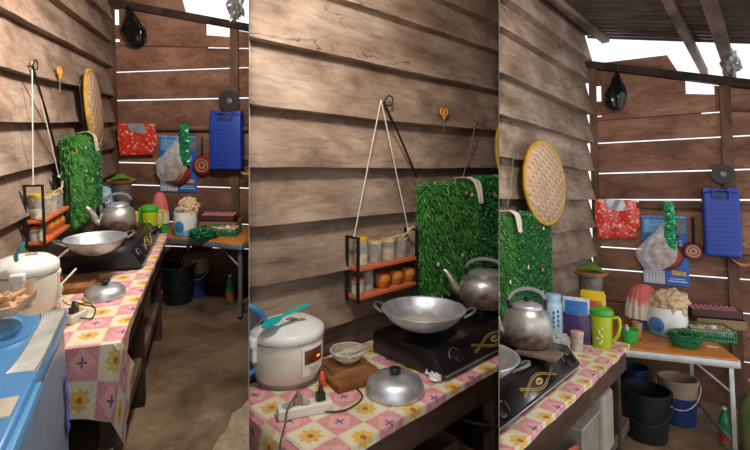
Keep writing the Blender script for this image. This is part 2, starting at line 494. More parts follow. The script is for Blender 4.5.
    def trim(mb_, m, **k):
        n_[0] += 1; return struct('trim_%d' % n_[0], mb_, m, **k)
    t = MB(); bx(t, .0, L, zb(0) + .0, zb(0) + .065, zb(L), zb(L) + .065, .0, .06, .2); trim(t, W_DARK)
    t = MB(); bx(t, .022, .082, 0, zb(.05), 0, zb(.05), .0, .05, .4); trim(t, W_POST)
    for (c, w, z0, z1) in posts:
        t = MB(); bx(t, c - w / 2, c + w / 2, z0, z1 if z1 else zb(c), z0, z1 if z1 else zb(c), .0, .035, .6); trim(t, W_POST)
    t = MB(); t.tube([r.bp(.03, batten[0], .045), r.bp(.7, (batten[0] + batten[1]) / 2 + .004, .047), r.bp(L, batten[1] , .045)], .026, 8); trim(t, wood('pole_timber', 'a07c62', '8a684f', '66493a', along='x', crack=False))
    return zb
def counter(y0, y1, dn):
    r = RM; xf = .6
    lab = {1: 'long plank kitchen counter along the side wall behind the washing machine', 2: 'plank counter carrying the rice cooker and black stove, middle picture',
           3: 'long plank counter running under the grass mats to the orange table'}[r.k]
    t = thing('kitchen_counter', lab, 'counter', (0, 0, 0))
    m = MB(); w = .145
    for i in range(4): m.box((.045 + w / 2 + i * (w + .002) - .04, (y0 + y1) / 2, .735), (w, y1 - y0, .024), r=.1 + .2 * i)
    part(t, 'countertop', m, W_DARK)
    m = MB(); m.box((xf - .015, (y0 + y1) / 2, .67), (.025, y1 - y0 - .01, .105), r=.4); part(t, 'front_rail', m, wood('apron_timber', '7b5f4d', '64493a', '3f2c22', crack=False))
    for y in (y0 + .12, (y0 + y1) / 2, y1 - .035):
        for x in (.09, xf - .06):
            m = MB(); m.box((x, y, .36), (.055, .055, .72), r=.3); part(t, 'leg', m, W_DARK)
    m = MB()
    for i in range(3): m.box((.12 + i * .15, (y0 + y1 + .2) / 2, .235), (.135, y1 - y0 + .12, .024), r=.2 + .2 * i)
    part(t, 'lower_shelf', m, W_DARK)
    m = MB(); m.box((xf - .065, (y0 + y1 + .2) / 2, .25), (.05, y1 - y0 + .16, .06), r=.7); part(t, 'shelf_rail', m, wood('rail_timber', '84705f', '6b5748', '3d2f27', crack=False))
    # printed oilcloth, hanging over the front and the near end
    rng = random.Random(3)
    L = y1 - y0
    def drop(s): return .024 + .003 * math.sin(s * 5) + .0015 * math.sin(s * 17) + .19 * math.exp(-max(s, 0) / .06) * (1 if r.k == 1 else .4)
    def f(u, v):
        s = -dn + u * (L + dn); D = drop(s); tt = (v / .75) * (xf + .012) if v <= .75 else xf + .012 + (v - .75) / .25 * D
        n_ = int(0)
        x = min(tt, xf + .012) ; dz = max(0, tt - xf - .012)
        z = .7535 + .0012 * mn.noise(V((x * 6, s * 6, 0))); y = y0 + max(s, 0)
        xx = x; zz = z - dz
        if dz > 0: xx += .004 + .0015 * math.sin(s * 30)
        if s < 0:
            k = -s / dn; y = y0 - .01 - .02 * k * (1 + math.sin(x * 22)) ; zz = z + s * (1 - .1 * math.sin(x * 9) + (.22 * (x / xf) ** 2 if r.k == 1 else 0)) - dz * .25
            xx = x - .03 * k * (x / xf) + dz * .25; y -= dz * .3
        return (max(xx, .076), y, zz)
    m = MB(); m.grid(f, 80, 40, .0015, uv=lambda u, v: (-dn + u * (L + dn), (v / .75) * (xf + .012) if v <= .75 else xf + .012 + (v - .75) / .25 * drop(-dn + u * (L + dn))))
    lab = {1: 'pink and cream flowered oilcloth hanging off the counter beside the washing machine', 2: 'pink and cream flowered oilcloth under the cooker, lid and stove',
           3: 'flowered oilcloth strip along the counter edge beside the stove in the right picture'}[r.k]
    single('tablecloth', lab, 'tablecloth', m, CLOTH)

# ------------------------------------------------------------------ kitchen things
def stove(c, L, rz=0):
    r = RM
    lab = {1: 'black two-burner gas stove under the wok, left picture', 2: 'black two-burner gas stove carrying the wok, middle picture', 3: 'black gas stove with gold knot ornament, cut by the edge of the right picture'}[r.k]
    t = thing('gas_stove', lab, 'stove', c, rz)
    h = .10; a = -L / 2; b = L / 2
    prof = [(-.185, .012), (.19, .012), (.2, .03), (.15, h - .008), (.14, h), (-.17, h), (-.185, h - .02)]
    m = MB(); m.prism(prof, a, b, 'y'); part(t, 'body', m, BLACK, bevel=.004)
    for x in (-.15, .16):
        for y in (a + .04, b - .04):
            m = MB(); m.lathe([(0, 0), (.014, 0), (.014, .014), (0, .014)], 10, (x, y, 0)); part(t, 'foot', m, BLACKP)
    m = MB(); m.box((.199, 0, .021), (.006, L * .97, .004)); part(t, 'front_trim', m, ALU)
    n = V((h - .008 - .03, 0, .05)).normalized()           # outward normal of the sloping front
    for i, y in enumerate((a + L * .25, b - L * .24)):
        m = MB(); m.lathe([(.108, h - .0005), (.112, h + .003), (.104, h + .004), (.098, h + .0005)], 36, (-.015, y, 0)); part(t, 'drip_ring', m, IRON)
        m = MB(); m.lathe([(0, h), (.05, h), (.052, h + .012), (.04, h + .02), (.03, h + .022), (0, h + .02)], 24, (-.015, y, 0)); part(t, 'burner', m, IRON)
        m = MB(); m.tube([(p.x, p.y, h + .012) for p in arc((-.015, y, 0), .092, 0, 2 * math.pi, 32)][:-1], .004, 6, True)
        for k in range(5):
            q = 2 * math.pi * k / 5 + .3; d = V((math.cos(q), math.sin(q), 0)); o = V((-.015, y, 0))
            m.tube([o + d * .095 + V((0, 0, h + .002)), o + d * .09 + V((0, 0, h + .03)), o + d * .045 + V((0, 0, h + .034))], .004, 6)
        part(t, 'pot_support', m, IRON)
    Q = Matrix.Rotation(math.atan2(n.x, n.z), 3, 'Y')
    for y in (a + .105, b - .095):
        o = V((.177, y, .06)); m = MB()
        m.lathe([(0, 0), (.028, 0), (.028, .004), (.022, .006), (.018, .02), (0, .021)], 24, o, rot=Q); m.box(o + Q @ V((0, 0, .028)), (.036, .008, .012), rot=Q)
        k = part(t, 'knob', m, BLACKP)
        m = MB(); m.tube([o + Q @ V((.036 * math.cos(q), .036 * math.sin(q), .001)) for q in [math.pi * (.55 + .9 * i / 14) for i in range(15)]], .0014, 4); part(t, 'dial_mark', m, pm('grey_print', '9c9c98'), label='pale dial arc printed round the knob')
    # woven gold ornament
    m = MB(); W = .16; O = V((.1755, 0.01, .0605))
    def P(s, v): return O + Q @ V((v, s, .0016))
    for sg in (1, -1):
        for off in (0, .007):
            m.tube([P(W * (i / 24 * 2 - 1), sg * (.021 * math.cos((i / 24 * 2 - 1) * math.pi * .82) + off * (1 if abs(i / 12 - 1) < 2 else 0)) * -1) for i in range(25)], .0016, 5)
    part(t, 'ornament', m, GOLD, label='gold interlaced knot printed on the stove front')
    m = MB(); m.prism([(.03 * math.cos(q), .0125 * math.sin(q)) for q in [2 * math.pi * i / 24 for i in range(24)]], 0, .001, 'z')
    m.xf(Matrix.Translation(P(0, 0)) @ Q.to_4x4() @ Matrix.Rotation(R(90), 4, 'Z')); part(t, 'badge', m, GOLD)
    m = text_mesh('Rinnai', .015, .0004); m.xf(Matrix.Translation(P(0, 0) + Q @ V((0, 0, .0016))) @ Q.to_4x4() @ Matrix.Rotation(R(90), 4, 'Z')); part(t, 'lettering', m, BLACKP, smooth=0)
    return t
def wok(c, rr, H, lab, wlab, ha=0.0):
    ha = math.atan2(RM.cam.y - c[1], RM.cam.x - c[0]) + R(90) + ha
    t = thing('wok', lab, 'wok', c, ha)
    n = 14; pr = [(rr * math.sin(i / n * 1.25) / math.sin(1.25), H * (1 - math.cos(i / n * 1.25)) / (1 - math.cos(1.25))) for i in range(n + 1)]
    inn = [(x * .985, z + .003) for x, z in pr]
    m = MB(); m.lathe(pr + [(rr + .006, H + .001), (rr + .005, H + .004)] + inn[::-1], 56); part(t, 'bowl', m, ALU_W, smooth=60)
    for s in (0, math.pi):
        m = MB(); d = V((math.cos(s), math.sin(s), 0)); q = V((-d.y, d.x, 0))
        m.tube(smoothpts([d * (rr - .004) + q * .045 + V((0, 0, H - .012)), d * (rr + .028) + q * .034 + V((0, 0, H + .004)), d * (rr + .04) + V((0, 0, H + .007)), d * (rr + .028) - q * .034 + V((0, 0, H + .004)), d * (rr - .004) - q * .045 + V((0, 0, H - .012))], 5), .0058, 8)
        part(t, 'handle', m, metal('dull_aluminium', '8f8f8c', .45))
    if 'cw' not in MATS:
        wt = NT('cloudy_water'); n_ = wt.noise(wt.coord(), 16, 4, .6)
        wt.set(wt.ramp(n_, [(.35, 'b9ad97'), (.6, 'a39984')]), .08, 0); MATS['cw'] = wt.mat
    m = MB(); lv = H * .36; rw = rr * .62
    m.lathe([(0, lv - .012), (rw * .8, lv - .012), (rw * .955, lv), (0, lv + .0005)], 40)
    single('cooking_water', wlab, 'water', m, MATS['cw'], c, kind='stuff')
def pan_lid(c, rr, H, lab):
    t = thing('pan_lid', lab, 'lid', c)
    pr = [(rr, 0), (rr + .002, .006), (rr * .985, H * .38), (rr * .93, H * .6), (rr * .72, H * .84), (rr * .4, H * .96), (0, H)]
    m = MB(); m.lathe(pr + [(x * .975, max(z - .003, 0)) for x, z in pr[::-1]], 56); part(t, 'dome', m, ALU, smooth=70)
    m = MB(); m.lathe([(0, H - .002), (.012, H - .002), (.01, H + .006), (.021, H + .012), (.022, H + .018), (.014, H + .023), (0, H + .024)], 20); part(t, 'knob', m, BLACKP, label='round black plastic knob')
def kettle(c, rr, H, az, lab):
    """H is the height of the body to the lid seat; az is the way the spout points"""
    t = thing('kettle', lab, 'kettle', c, az)
    pr = [(0, 0), (rr * .9, 0), (rr * .95, .006), (rr * .985, H * .3), (rr, H * .5), (rr * .96, H * .7), (rr * .84, H * .87), (rr * .68, H * .97), (rr * .62, H), (0, H)]
    m = MB(); m.lathe(pr, 48); part(t, 'body', m, ALU_S, smooth=60)
    m = MB(); m.lathe([(rr * .63, H), (rr * .64, H + .006), (rr * .56, H + .014), (rr * .3, H + .026), (0, H + .029)], 40); l = part(t, 'lid', m, ALU, smooth=60)
    m = MB(); m.lathe([(0, H + .026), (.006, H + .028), (.014, H + .038), (.012, H + .045), (0, H + .047)], 16); part(l, 'lid_knob', m, IRON)
    m = MB(); m.tube(smoothpts([(rr * .86, 0, H * .3), (rr * 1.12, 0, H * .42), (rr * 1.3, 0, H * .72), (rr * 1.52, 0, H * .98), (rr * 1.62, 0, H * 1.02)], 5), [.03 - .018 * min(1, i / 16) for i in range(21)], 14); part(t, 'spout', m, ALU_S)
    hp = smoothpts([(rr * .66, 0, H * .93), (rr * .72, 0, H * 1.25), (rr * .4, 0, H * 1.46), (-rr * .1, 0, H * 1.52), (-rr * .55, 0, H * 1.42), (-rr * .74, 0, H * 1.2), (-rr * .7, 0, H * .93)], 5)
    m = MB(); m.tube(hp, .0065, 8, flat=1.5); h = part(t, 'handle', m, metal('dull_aluminium', '8f8f8c', .45))
    for sl_ in (hp[24:31], hp[0:5]):
        m = MB(); m.tube(sl_, .0095, 10); part(h, 'grip', m, BLACKP, label='black end sleeve of the handle')
def rice_cooker(c, rr, H, az, lab):
    t = thing('rice_cooker', lab, 'rice cooker', c, az)     # local +x is the front
    hb = H * .72
    m = MB(); m.lathe([(0, .012), (rr * .86, .012), (rr * .92, .03), (rr * .985, H * .3), (rr, hb * .8), (rr * .99, hb), (0, hb)], 56); part(t, 'body', m, CREAM, smooth=50)
    m = MB(); m.lathe([(rr * .8, 0), (rr * .84, 0), (rr * .88, .016), (rr * .8, .016)], 40); part(t, 'base_ring', m, pm('grey_plastic', '9a968c'))
    m = MB(); m.lathe([(rr * 1.0, hb + .003), (rr * 1.03, hb + .012), (rr * 1.02, hb + .03), (rr * .95, hb + (H - hb) * .58), (rr * .75, hb + (H - hb) * .83), (rr * .4, hb + (H - hb) * .97), (0, H), (0, hb + .003)], 56); l = part(t, 'lid', m, WHITE, smooth=60)
    m = MB(); m.tube(arc((0, 0, hb + .002), rr * 1.003, 0, 2 * math.pi, 48)[:-1], .0035, 6, True); part(t, 'seam', m, pm('grey_plastic', '9a968c'))
    m = MB(); m.box((rr * .18, 0, H - .002), (.04, .03, .012)); part(l, 'steam_vent', m, pm('grey_plastic', '9a968c'), bevel=.004)
    def cur(y0, y1, z0, z1, d):     # a panel bent round the body
        m = MB(); m.grid(lambda u, v: ((rr + d) * math.cos((y0 + (y1 - y0) * u) / rr), (rr + d) * math.sin((y0 + (y1 - y0) * u) / rr), z0 + (z1 - z0) * v), 10, 4, d + .012); return m
    w = rr * .36
    part(t, 'control_panel', cur(-w, w, hb * .3, hb * .93, .006), WHITE)
    part(t, 'indicator_window', cur(-w * .8, w * .8, hb * .56, hb * .87, .008), pm('amber_window', '6e3a1c', .15, var=.2))
    part(t, 'switch', cur(-w * .35, w * .35, hb * .4, hb * .5, .011), pm('cream_switch', 'cfc39a'))
    lm = NT('lit_lamp'); lm.set('ff6a20', .4); lm.bsdf.inputs['Emission Color'].default_value = hexc('ff5a14'); lm.bsdf.inputs['Emission Strength'].default_value = 4
    part(t, 'pilot_lamp', cur(w * .25, w * .5, hb * .66, hb * .7, .0095), MATS.setdefault('lit_lamp', lm.mat), label='small glowing orange pilot lamp')
    m = MB(); q = Matrix.Rotation(R(-100), 3, 'Z')
    m.box(q @ V((rr + .012, 0, hb + .008)), (.03, .05, .035), rot=q); m.box(q @ V((rr + .006, 0, hb - .03)), (.02, .038, .07), rot=q); part(t, 'latch', m, WHITE, bevel=.008, seg=3)
    return t
def rice_spoon(p, q, bend, lab):
    p, q = V(p), V(q); m = MB(); n = 14
    d = (q - p); side = d.cross(V((0, 0, 1))).normalized(); up = side.cross(d).normalized()
    vs = []
    for i in range(n + 1):
        s = i / n; w = .008 + (.022 * math.sin(min(1, s / .42) * math.pi) if s < .42 else 0) + (.004 if s > .5 else 0)
        c = p + d * s + up * bend * math.sin(math.pi * s)
        vs += [c - side * w, c + side * w, c + side * w + up * .004, c - side * w + up * .004]
    fs = [(i * 4 + k, i * 4 + (k + 1) % 4, i * 4 + 4 + (k + 1) % 4, i * 4 + 4 + k) for i in range(n) for k in range(4)] + [(3, 2, 1, 0), (n * 4, n * 4 + 1, n * 4 + 2, n * 4 + 3)]
    m.add(vs, fs); single('rice_paddle', lab, 'spoon', m, TURQ)
def leaf_mat():
    if 'leafg' in MATS: return MATS['leafg'], MATS['leafd']
    for nm, a, b, c_ in (('leafg', '419238', '2a7226', '6fab48'), ('leafd', '348542', '20652f', '5aa85c')):
        t = NT('turf_' + nm); r_ = t.attr('rnd'); n = t.noise(t.coord(), 9, 3)
        col = t.ramp(r_, [(0, b), (.5, a), (1, c_)]); t.set(t.mix(t.ramp(n, [(.35, 0), (.7, .5)]), col, b), .38, 0); MATS[nm] = t.mat
    return MATS['leafg'], MATS['leafd']
def grass_mat(y0, y1, z0, z1, dx, kind, lab, nblade, seed, x0=.068):
    A, Bm = leaf_mat(); rg = random.Random(seed)
    t = thing('artificial_grass_mat', lab, 'grass mat', (x0, (y0 + y1) / 2, z0), 0, 'strips of artificial grass hung on the side wall')
    W = y1 - y0; H = z1 - z0
    m = MB(); m.box((dx * .4, 0, H / 2), (dx * .8, W - .02, H - .02)); part(t, 'backing', m, pm('turf_backing', '1d3d1c', .9), bevel=.03, seg=3)
    m = MB()
    for i in range(nblade):
        q = rg.random(); d = dx * .8
        u, v = rg.uniform(-W / 2, W / 2), rg.uniform(0, H)
        if q < .72: p = V((d, u, v)); nr = V((1, 0, 0))
        elif q < .82: p = V((rg.uniform(0, d), -W / 2, v)); nr = V((0, -1, 0))
        elif q < .90: p = V((rg.uniform(0, d), W / 2, v)); nr = V((0, 1, 0))
        elif q < .96: p = V((rg.uniform(0, d), u, H)); nr = V((0, 0, 1))
        else: p = V((rg.uniform(0, d), u, 0)); nr = V((0, 0, -1))
        dr = (nr * .8 + V((rg.gauss(0, .5), rg.gauss(0, .6), rg.gauss(-.5 if kind == 0 else -.1, .55)))).normalized()
        if p.x + dr.x * .04 < .02: continue
        L = rg.uniform(.025, .045) if kind == 0 else rg.uniform(.014, .022); w = .0022 if kind == 0 else .0055
        s = dr.cross(V((rg.gauss(0, 1), rg.gauss(0, 1), rg.gauss(0, 1)))).normalized() * w
        p = p - nr * .008; e = p + dr * L + V((0, 0, -L * .35 if kind == 0 else 0)); md = p + dr * L * .55
        if e.x < .015: e.x = .015
        if kind == 0: m.add([p - s, p + s, md + s * .9, md - s * .9, e], [(0, 1, 2, 3), (3, 2, 4)], 0, rg.random() * .98 + .01)
        else: m.add([p, md + s, e, md - s], [(0, 1, 2, 3)], 0, rg.random() * .98 + .01)
    b = part(t, 'blades', m, A if kind == 0 else Bm, kind='stuff', smooth=0)
    fl = pm('turf_flower_white', 'dcd8c8'), pm('turf_flower_orange', 'd08a48')
    for i in range(4):
        m = MB(); c = V((dx * .8 + .018, rg.uniform(-W * .4, W * .4), rg.uniform(.04, H * .9)))
        for k in range(5):
            a = 2 * math.pi * k / 5; m.ball(c + V((0, math.cos(a) * .006, math.sin(a) * .006)), (.003, .0055, .0055), 8, 5)
        part(t, 'flower', m, fl[i % 3 == 2])
    return t
def draped_rag(pts, lab, col='ddd0be', w=.05, name='rag'):
    pts = smoothpts(pts, 6); m = MB(); n = len(pts) - 1
    def f(u, v):
        i = min(int(u * n), n - 1); p = pts[i].lerp(pts[i + 1], u * n - i)
        k = (v - .5) * w * (1.15 - .8 * u + .12 * math.sin(u * 7)); return (p.x + .006 * math.sin(v * 12 + u * 6), p.y + k, p.z + .006 * math.cos(v * 9))
    m.grid(f, 24, 10, .002); single(name, lab, 'cloth', m, pm('rag_' + col, col, .9, bump=.3))
def jar(c, rr, H, lidc, content, lab, grp, fillh=.5):
    t = thing('spice_jar', lab, 'jar', c, 0, grp)
    m = MB(); m.lathe([(0, 0), (rr, 0), (rr, .004), (rr, H * .84), (rr * .9, H * .88), (0, H * .88)], 24); part(t, 'glass', m, clearmat('jar_glass', 'cfcdbf', .3, .06), smooth=50)
    m = MB(); m.lathe([(0, .003), (rr * .9, .003), (rr * .9, H * fillh), (0, H * fillh)], 20); part(t, 'contents', m, content)
    m = MB(); m.lathe([(0, H * .86), (rr * 1.04, H * .86), (rr * 1.04, H), (0, H)], 24); part(t, 'lid', m, lidc, bevel=.002)
def rack(y0, y1, xf, zs, ztop, lab):
    r = RM; t = thing('hanging_rack', lab, 'rack', (0, 0, 0)); x0 = .055
    for z in zs:
        m = MB(); m.box(((x0 + xf) / 2, (y0 + y1) / 2, z - .008), (xf - x0, y1 - y0, .016)); part(t, 'shelf', m, ORANGE, bevel=.002)
    for y in (y0 - .004, y1 + .004):
        m = MB(); zb = zs[1] - .03
        for x in (x0 + .004, xf - .002): m.box((x, y, (zb + ztop) / 2), (.009, .012, ztop - zb))
        m.box(((x0 + xf) / 2, y, ztop), (xf - x0 + .006, .012, .009)); part(t, 'side_frame', m, IRON)
    return t
def strings(t, apex, a, b):
    m = MB(); ap = V(apex)
    m.tube([ap, a], .0028, 6); m.tube([ap, b], .0028, 6)
    for p in (a, b): m.ball(p, .008, 8, 6)
    m.ball(V(a).lerp(ap, .48), .0045, 8, 6)
    part(t, 'string', m, STRING, label='white cord knotted to the rack')
def wire_hook(p, q, lab, col, rad, seed=0):
    p, q = V(p), V(q); m = MB()
    m.tube(smoothpts([q, q.lerp(p, .5) + V((.004, .004, 0)), p], 6), rad, 6)
    m.tube(smoothpts([p, p + V((.004, .025, .035)), p + V((.004, .055, .03)), p + V((.006, .05, -.004)), p + V((.006, .02, -.012))], 5), rad * .6, 6)
    m.tube([p + V((-.03, .0, .0)), p + V((.012, 0, 0))], .003, 6)
    single('wire_hanger', lab, 'hook', m, pm('wire_' + col, col, .5, .5))
def scissors(p, s, lab):
    t = thing('scissors', lab, 'scissors', p)
    m = MB()
    for sg in (1, -1):
        m.add([(0, 0, -.0), (0, sg * .009 * s, -.002), (0, sg * .004 * s, -.085 * s), (.002, 0, 0), (.002, sg * .009 * s, -.002), (.002, sg * .004 * s, -.085 * s)], [(0, 1, 2), (5, 4, 3), (0, 3, 4, 1), (1, 4, 5, 2), (2, 5, 3, 0)])
    part(t, 'blades', m, STEEL)
    for sg in (1, -1):
        m = MB(); m.tube(arc((.002, sg * .016 * s, .028 * s), .014 * s, 0, 2 * math.pi, 16, 'x', 1.4)[:-1], .0055 * s, 8, True); m.tube([(.002, sg * .01 * s, .012 * s), (.002, 0, -.012 * s)], .006 * s, 8)
        part(t, 'handle', m, pm('orange_plastic', 'd98a35', .4))
def winnow(c, rr, tilt, yaw, lab):
    q = Matrix.Rotation(yaw, 3, 'Z') @ Matrix.Rotation(R(90) - tilt, 3, 'Y')
    t = thing('woven_basket', lab, 'basket', c, rot=q)       # local z is the face normal
    wm = MATS.get('woven')
    if not wm:
        n = NT('woven_bamboo'); x, y, _ = n.sep(n.mapv(n.coord(), (1, 1, 1), rot=(0, 0, .5))); k = 26
        a = n.math('SINE', n.math('MULTIPLY', x, k * 6.28)); b = n.math('SINE', n.math('ADD', n.math('MULTIPLY', y, k * 3.3), n.math('MULTIPLY', n.math('FLOOR', n.math('MULTIPLY', x, k)), 1.6)))
        h = n.math('MULTIPLY', n.math('ADD', a, 1.4), n.math('ADD', b, 1.4)); nz = n.noise(n.coord(), 7, 4)
        col = n.ramp(h, [(0, '8f7058'), (.5, 'b08d70'), (1, 'ccab8c')]); col = n.mix(n.ramp(nz, [(.35, 0), (.7, .45)]), col, 'a07c60')
        n.set(col, .7); n.bump(h, .5, .004); wm = MATS['woven'] = n.mat
    m = MB(); m.lathe([(0, .035), (rr * .5, .034), (rr * .85, .028), (rr * .97, .012), (rr, 0), (rr * .96, 0), (rr * .93, .01), (rr * .5, .026), (0, .028)], 56); part(t, 'woven_dish', m, wm, smooth=70)
    m = MB(); N = 90
    m.tube(arc((0, 0, .006), rr, 0, 2 * math.pi, 64)[:-1], .011, 8, True)
    for i in range(N):
        a = 2 * math.pi * i / N; d = V((math.cos(a), math.sin(a), 0)); s = V((-d.y, d.x, 0))
        m.tube([d * (rr - .013) + V((0, 0, .012)) - s * .004, d * (rr + .012) + V((0, 0, .012)), d * (rr + .012) + V((0, 0, -.004)) + s * .004], .0026, 4)
    part(t, 'rim', m, pm('yellow_rattan', 'c69a35', .6, bump=.3), label='yellow wrapped rim')
def crumple(c, s, col, lab, name, cat, mat=None, seed=1, flat=.6, group=None, amp=.45):
    m = MB(); f = lambda d: 1 + amp * mn.noise(d * 2.3 + V((seed * 7, 0, 0))) + amp * .45 * abs(mn.noise(d * 6 + V((0, seed, 0))))
    m.ball((0, 0, 0), s if isinstance(s, (list, tuple)) else (s, s, s * flat), 40, 24, f=f)
    zmin = min(p.z for p in m.v); 
    return single(name, lab, cat, m, mat or pm('crumple_' + col, col, .8), c, group=group)
# ------------------------------------------------------------------ things on the back wall (local x along the wall, -y into the room)
def bwall(name, label, cat, u, v, off=.01, group=None):
    b, z = RM.bw(u, v, off); return thing(name, label, cat, RM.bp(b, z, off), -R(RM.skew), group), b, z
def size(u0, v0, u1, v1, off=.01):      # width and height of an upright rectangle on the wall
    um, vm = (u0 + u1) / 2, (v0 + v1) / 2
    return RM.bw(u1, vm, off)[0] - RM.bw(u0, vm, off)[0], RM.bw(um, v0, off)[1] - RM.bw(um, v1, off)[1]
SIDE = {1: 'left picture', 3: 'right picture'}
def jerrycan(u0, v0, u1, v1):
    w, h = size(u0, v0, u1, v1, .1); t, b, z = bwall('jerrycan', 'large blue plastic jerrycan hung on the back wall post, ' + SIDE[RM.k], 'jerrycan', (u0 + u1) / 2, v1, .1)
    BL = pm('blue_jerrycan', '1f3fa0', .42, var=.06); d = .13
    m = MB(); m.box((0, .0, h * .47), (w, d, h * .94))
    part(t, 'body', m, BL, bevel=.02, seg=3)
    m = MB()
    for i in range(11): m.box((0, -d / 2 - .001, h * (.1 + .065 * i)), (w * .86, .008, .007))
    part(t, 'rib', m, BL, bevel=.002)
    m = MB(); m.box((-w * .32, 0, h * .96), (w * .34, d * .8, h * .09)); m.box((w * .34, 0, h * .96), (w * .3, d * .8, h * .09)); part(t, 'shoulder', m, BL, bevel=.012)
    m = MB(); m.tube(smoothpts([(-w * .22, -d * .52, h * .84), (-w * .22, -d * .6, h * .955), (0, -d * .62, h * .965), (w * .2, -d * .6, h * .955), (w * .2, -d * .52, h * .84)], 5), .009, 8); part(t, 'handle', m, BL)
    m = MB(); m.box((0, -d * .505, h * .88), (w * .4, .006, h * .1)); part(t, 'recess_shade', m, pm('recess_shade_blue', '162c70', .5), bevel=.002)  # darker blue plate paints the shade of the hollow behind the handle
def sawblade(u, v, u0, u1):
    w, _ = size(u0, v - 10, u1, v + 10, .06); t, b, z = bwall('saw_blade', 'dark round toothed disc hung above the blue jerrycan, ' + SIDE[RM.k], 'disc', u, v, .06)
    m = MB(); N = 28; rr = w / 2; P = []
    for i in range(N): P += [(rr * math.cos(2 * math.pi * i / N), rr * math.sin(2 * math.pi * i / N)), (rr * .93 * math.cos(2 * math.pi * (i + .35) / N), rr * .93 * math.sin(2 * math.pi * (i + .35) / N))]
    m.prism(P, 0, .004, 'y'); part(t, 'disc', m, pm('dark_steel', '3a3836', .5, .6), smooth=0)
    m = MB(); m.lathe([(0, 0), (rr * .3, 0), (rr * .28, .008), (rr * .12, .012), (0, .012)], 24, rot=Matrix.Rotation(R(90), 3, 'X')); part(t, 'hub', m, pm('hub_steel', '6f6b68', .45, .5))
def fryingpan(u, v, u0, u1, hv, rot, lab):
    w, _ = size(u0, v - 10, u1, v + 10, .05); rr = w / 2
    t, b, z = bwall('frying_pan', lab, 'pan', u, v, .05, 'red frying pans hung on the back wall, ' + SIDE[RM.k])
    q = Matrix.Rotation(R(90), 3, 'X'); RED = pm('red_enamel', '8a3322', .35, var=.1)
    m = MB(); m.lathe([(0, 0), (rr * .8, 0), (rr * .92, -.012), (rr, -.034), (rr * .96, -.034), (rr * .86, -.016), (0, -.006)], 40, rot=q); m.xf(Matrix.Translation((0, -.03, 0))); part(t, 'body', m, RED)
    m = MB()
    for f, g in ((.62, .5), (.34, .2)):
        m.lathe([(rr * g, .0), (rr * f, .0), (rr * f, .003), (rr * g, .003)], 36, (0, -.031, 0), rot=q)
    part(t, 'base_ring', m, pm('tan_ring', 'b89a78', .4, .3), label='pale metal rings on the pan bottom')
    H = size(u - 5, hv, u + 5, v, .05)[1]; c, s = math.sin(rot), math.cos(rot)
    m = MB(); m.tube([(c * rr * .9, -.02, s * rr * .9), (c * H * .6, -.025, s * H * .6), (c * H, -.02, s * H)], [.008, .011, .009], 8); part(t, 'handle', m, BLACKP)
def packets(u0, v0, u1, v1):
    w, h = size(u0, v0, u1, v1, .05); RED = MATS.get('redpack')
    if not RED:
        n = NT('red_packet_print'); c = n.mapv(n.coord(), (1, 1, 1)); a = n.noise(c, 38, 2, .5); b = n.noise(c, 90, 2)
        col = n.ramp(a, [(.56, 'd6362a'), (.6, 'e9b7a4')], 'LINEAR'); n.set(n.mix(n.ramp(b, [(.4, 0), (.6, .25)]), col, 'ef5a48'), .25); n.bump(n.noise(c, 18, 3), .6, .01); RED = MATS['redpack'] = n.mat
    for i, (dx, dz, s, lab) in enumerate(((.0, 0, 1, 'glossy red printed packet hung in front on the batten'), (.025, -.004, .98, 'second red packet just behind the front one on the batten'))):
        t, b, z = bwall('printed_packet', lab + ', ' + SIDE[RM.k], 'packet', (u0 + u1) / 2, v0, .072 - i * .03, 'red packets on the back wall batten, ' + SIDE[RM.k])
        m = MB(); W = w * .93 * s; H = h * .72 * s if i == 0 else h * .66
        m.grid(lambda u, v: ((u - .5) * W + dx, -.012 * math.sin(math.pi * v) * (1 + .5 * math.sin(u * 9)) - .006 * mn.noise(V((u * 4, v * 4, i))), -v * H + dz - .008 * u), 16, 14, .003); part(t, 'wrapper', m, RED)
        if i == 0:
            m = MB(); m.grid(lambda u, v: ((u - .5) * W * .94 + .004, -.004 - .01 * math.sin(math.pi * v) - .004 * math.sin(u * 14), -H * .9 - v * h * .34 + .02 * u), 14, 8, .003); part(t, 'lower_fold', m, RED)
            m = MB(); m.grid(lambda u, v: (-.08 + u * w * .42 + .03 * v, -.02 - .006 * math.sin(u * 8 + v * 5), -.004 - v * h * .3 * (1 - .5 * abs(u - .5))), 10, 6, .002); part(t, 'silver_patch', m, pm('foil_print', 'b9bdc0', .3, .4), label='torn silver grey patch at the top')
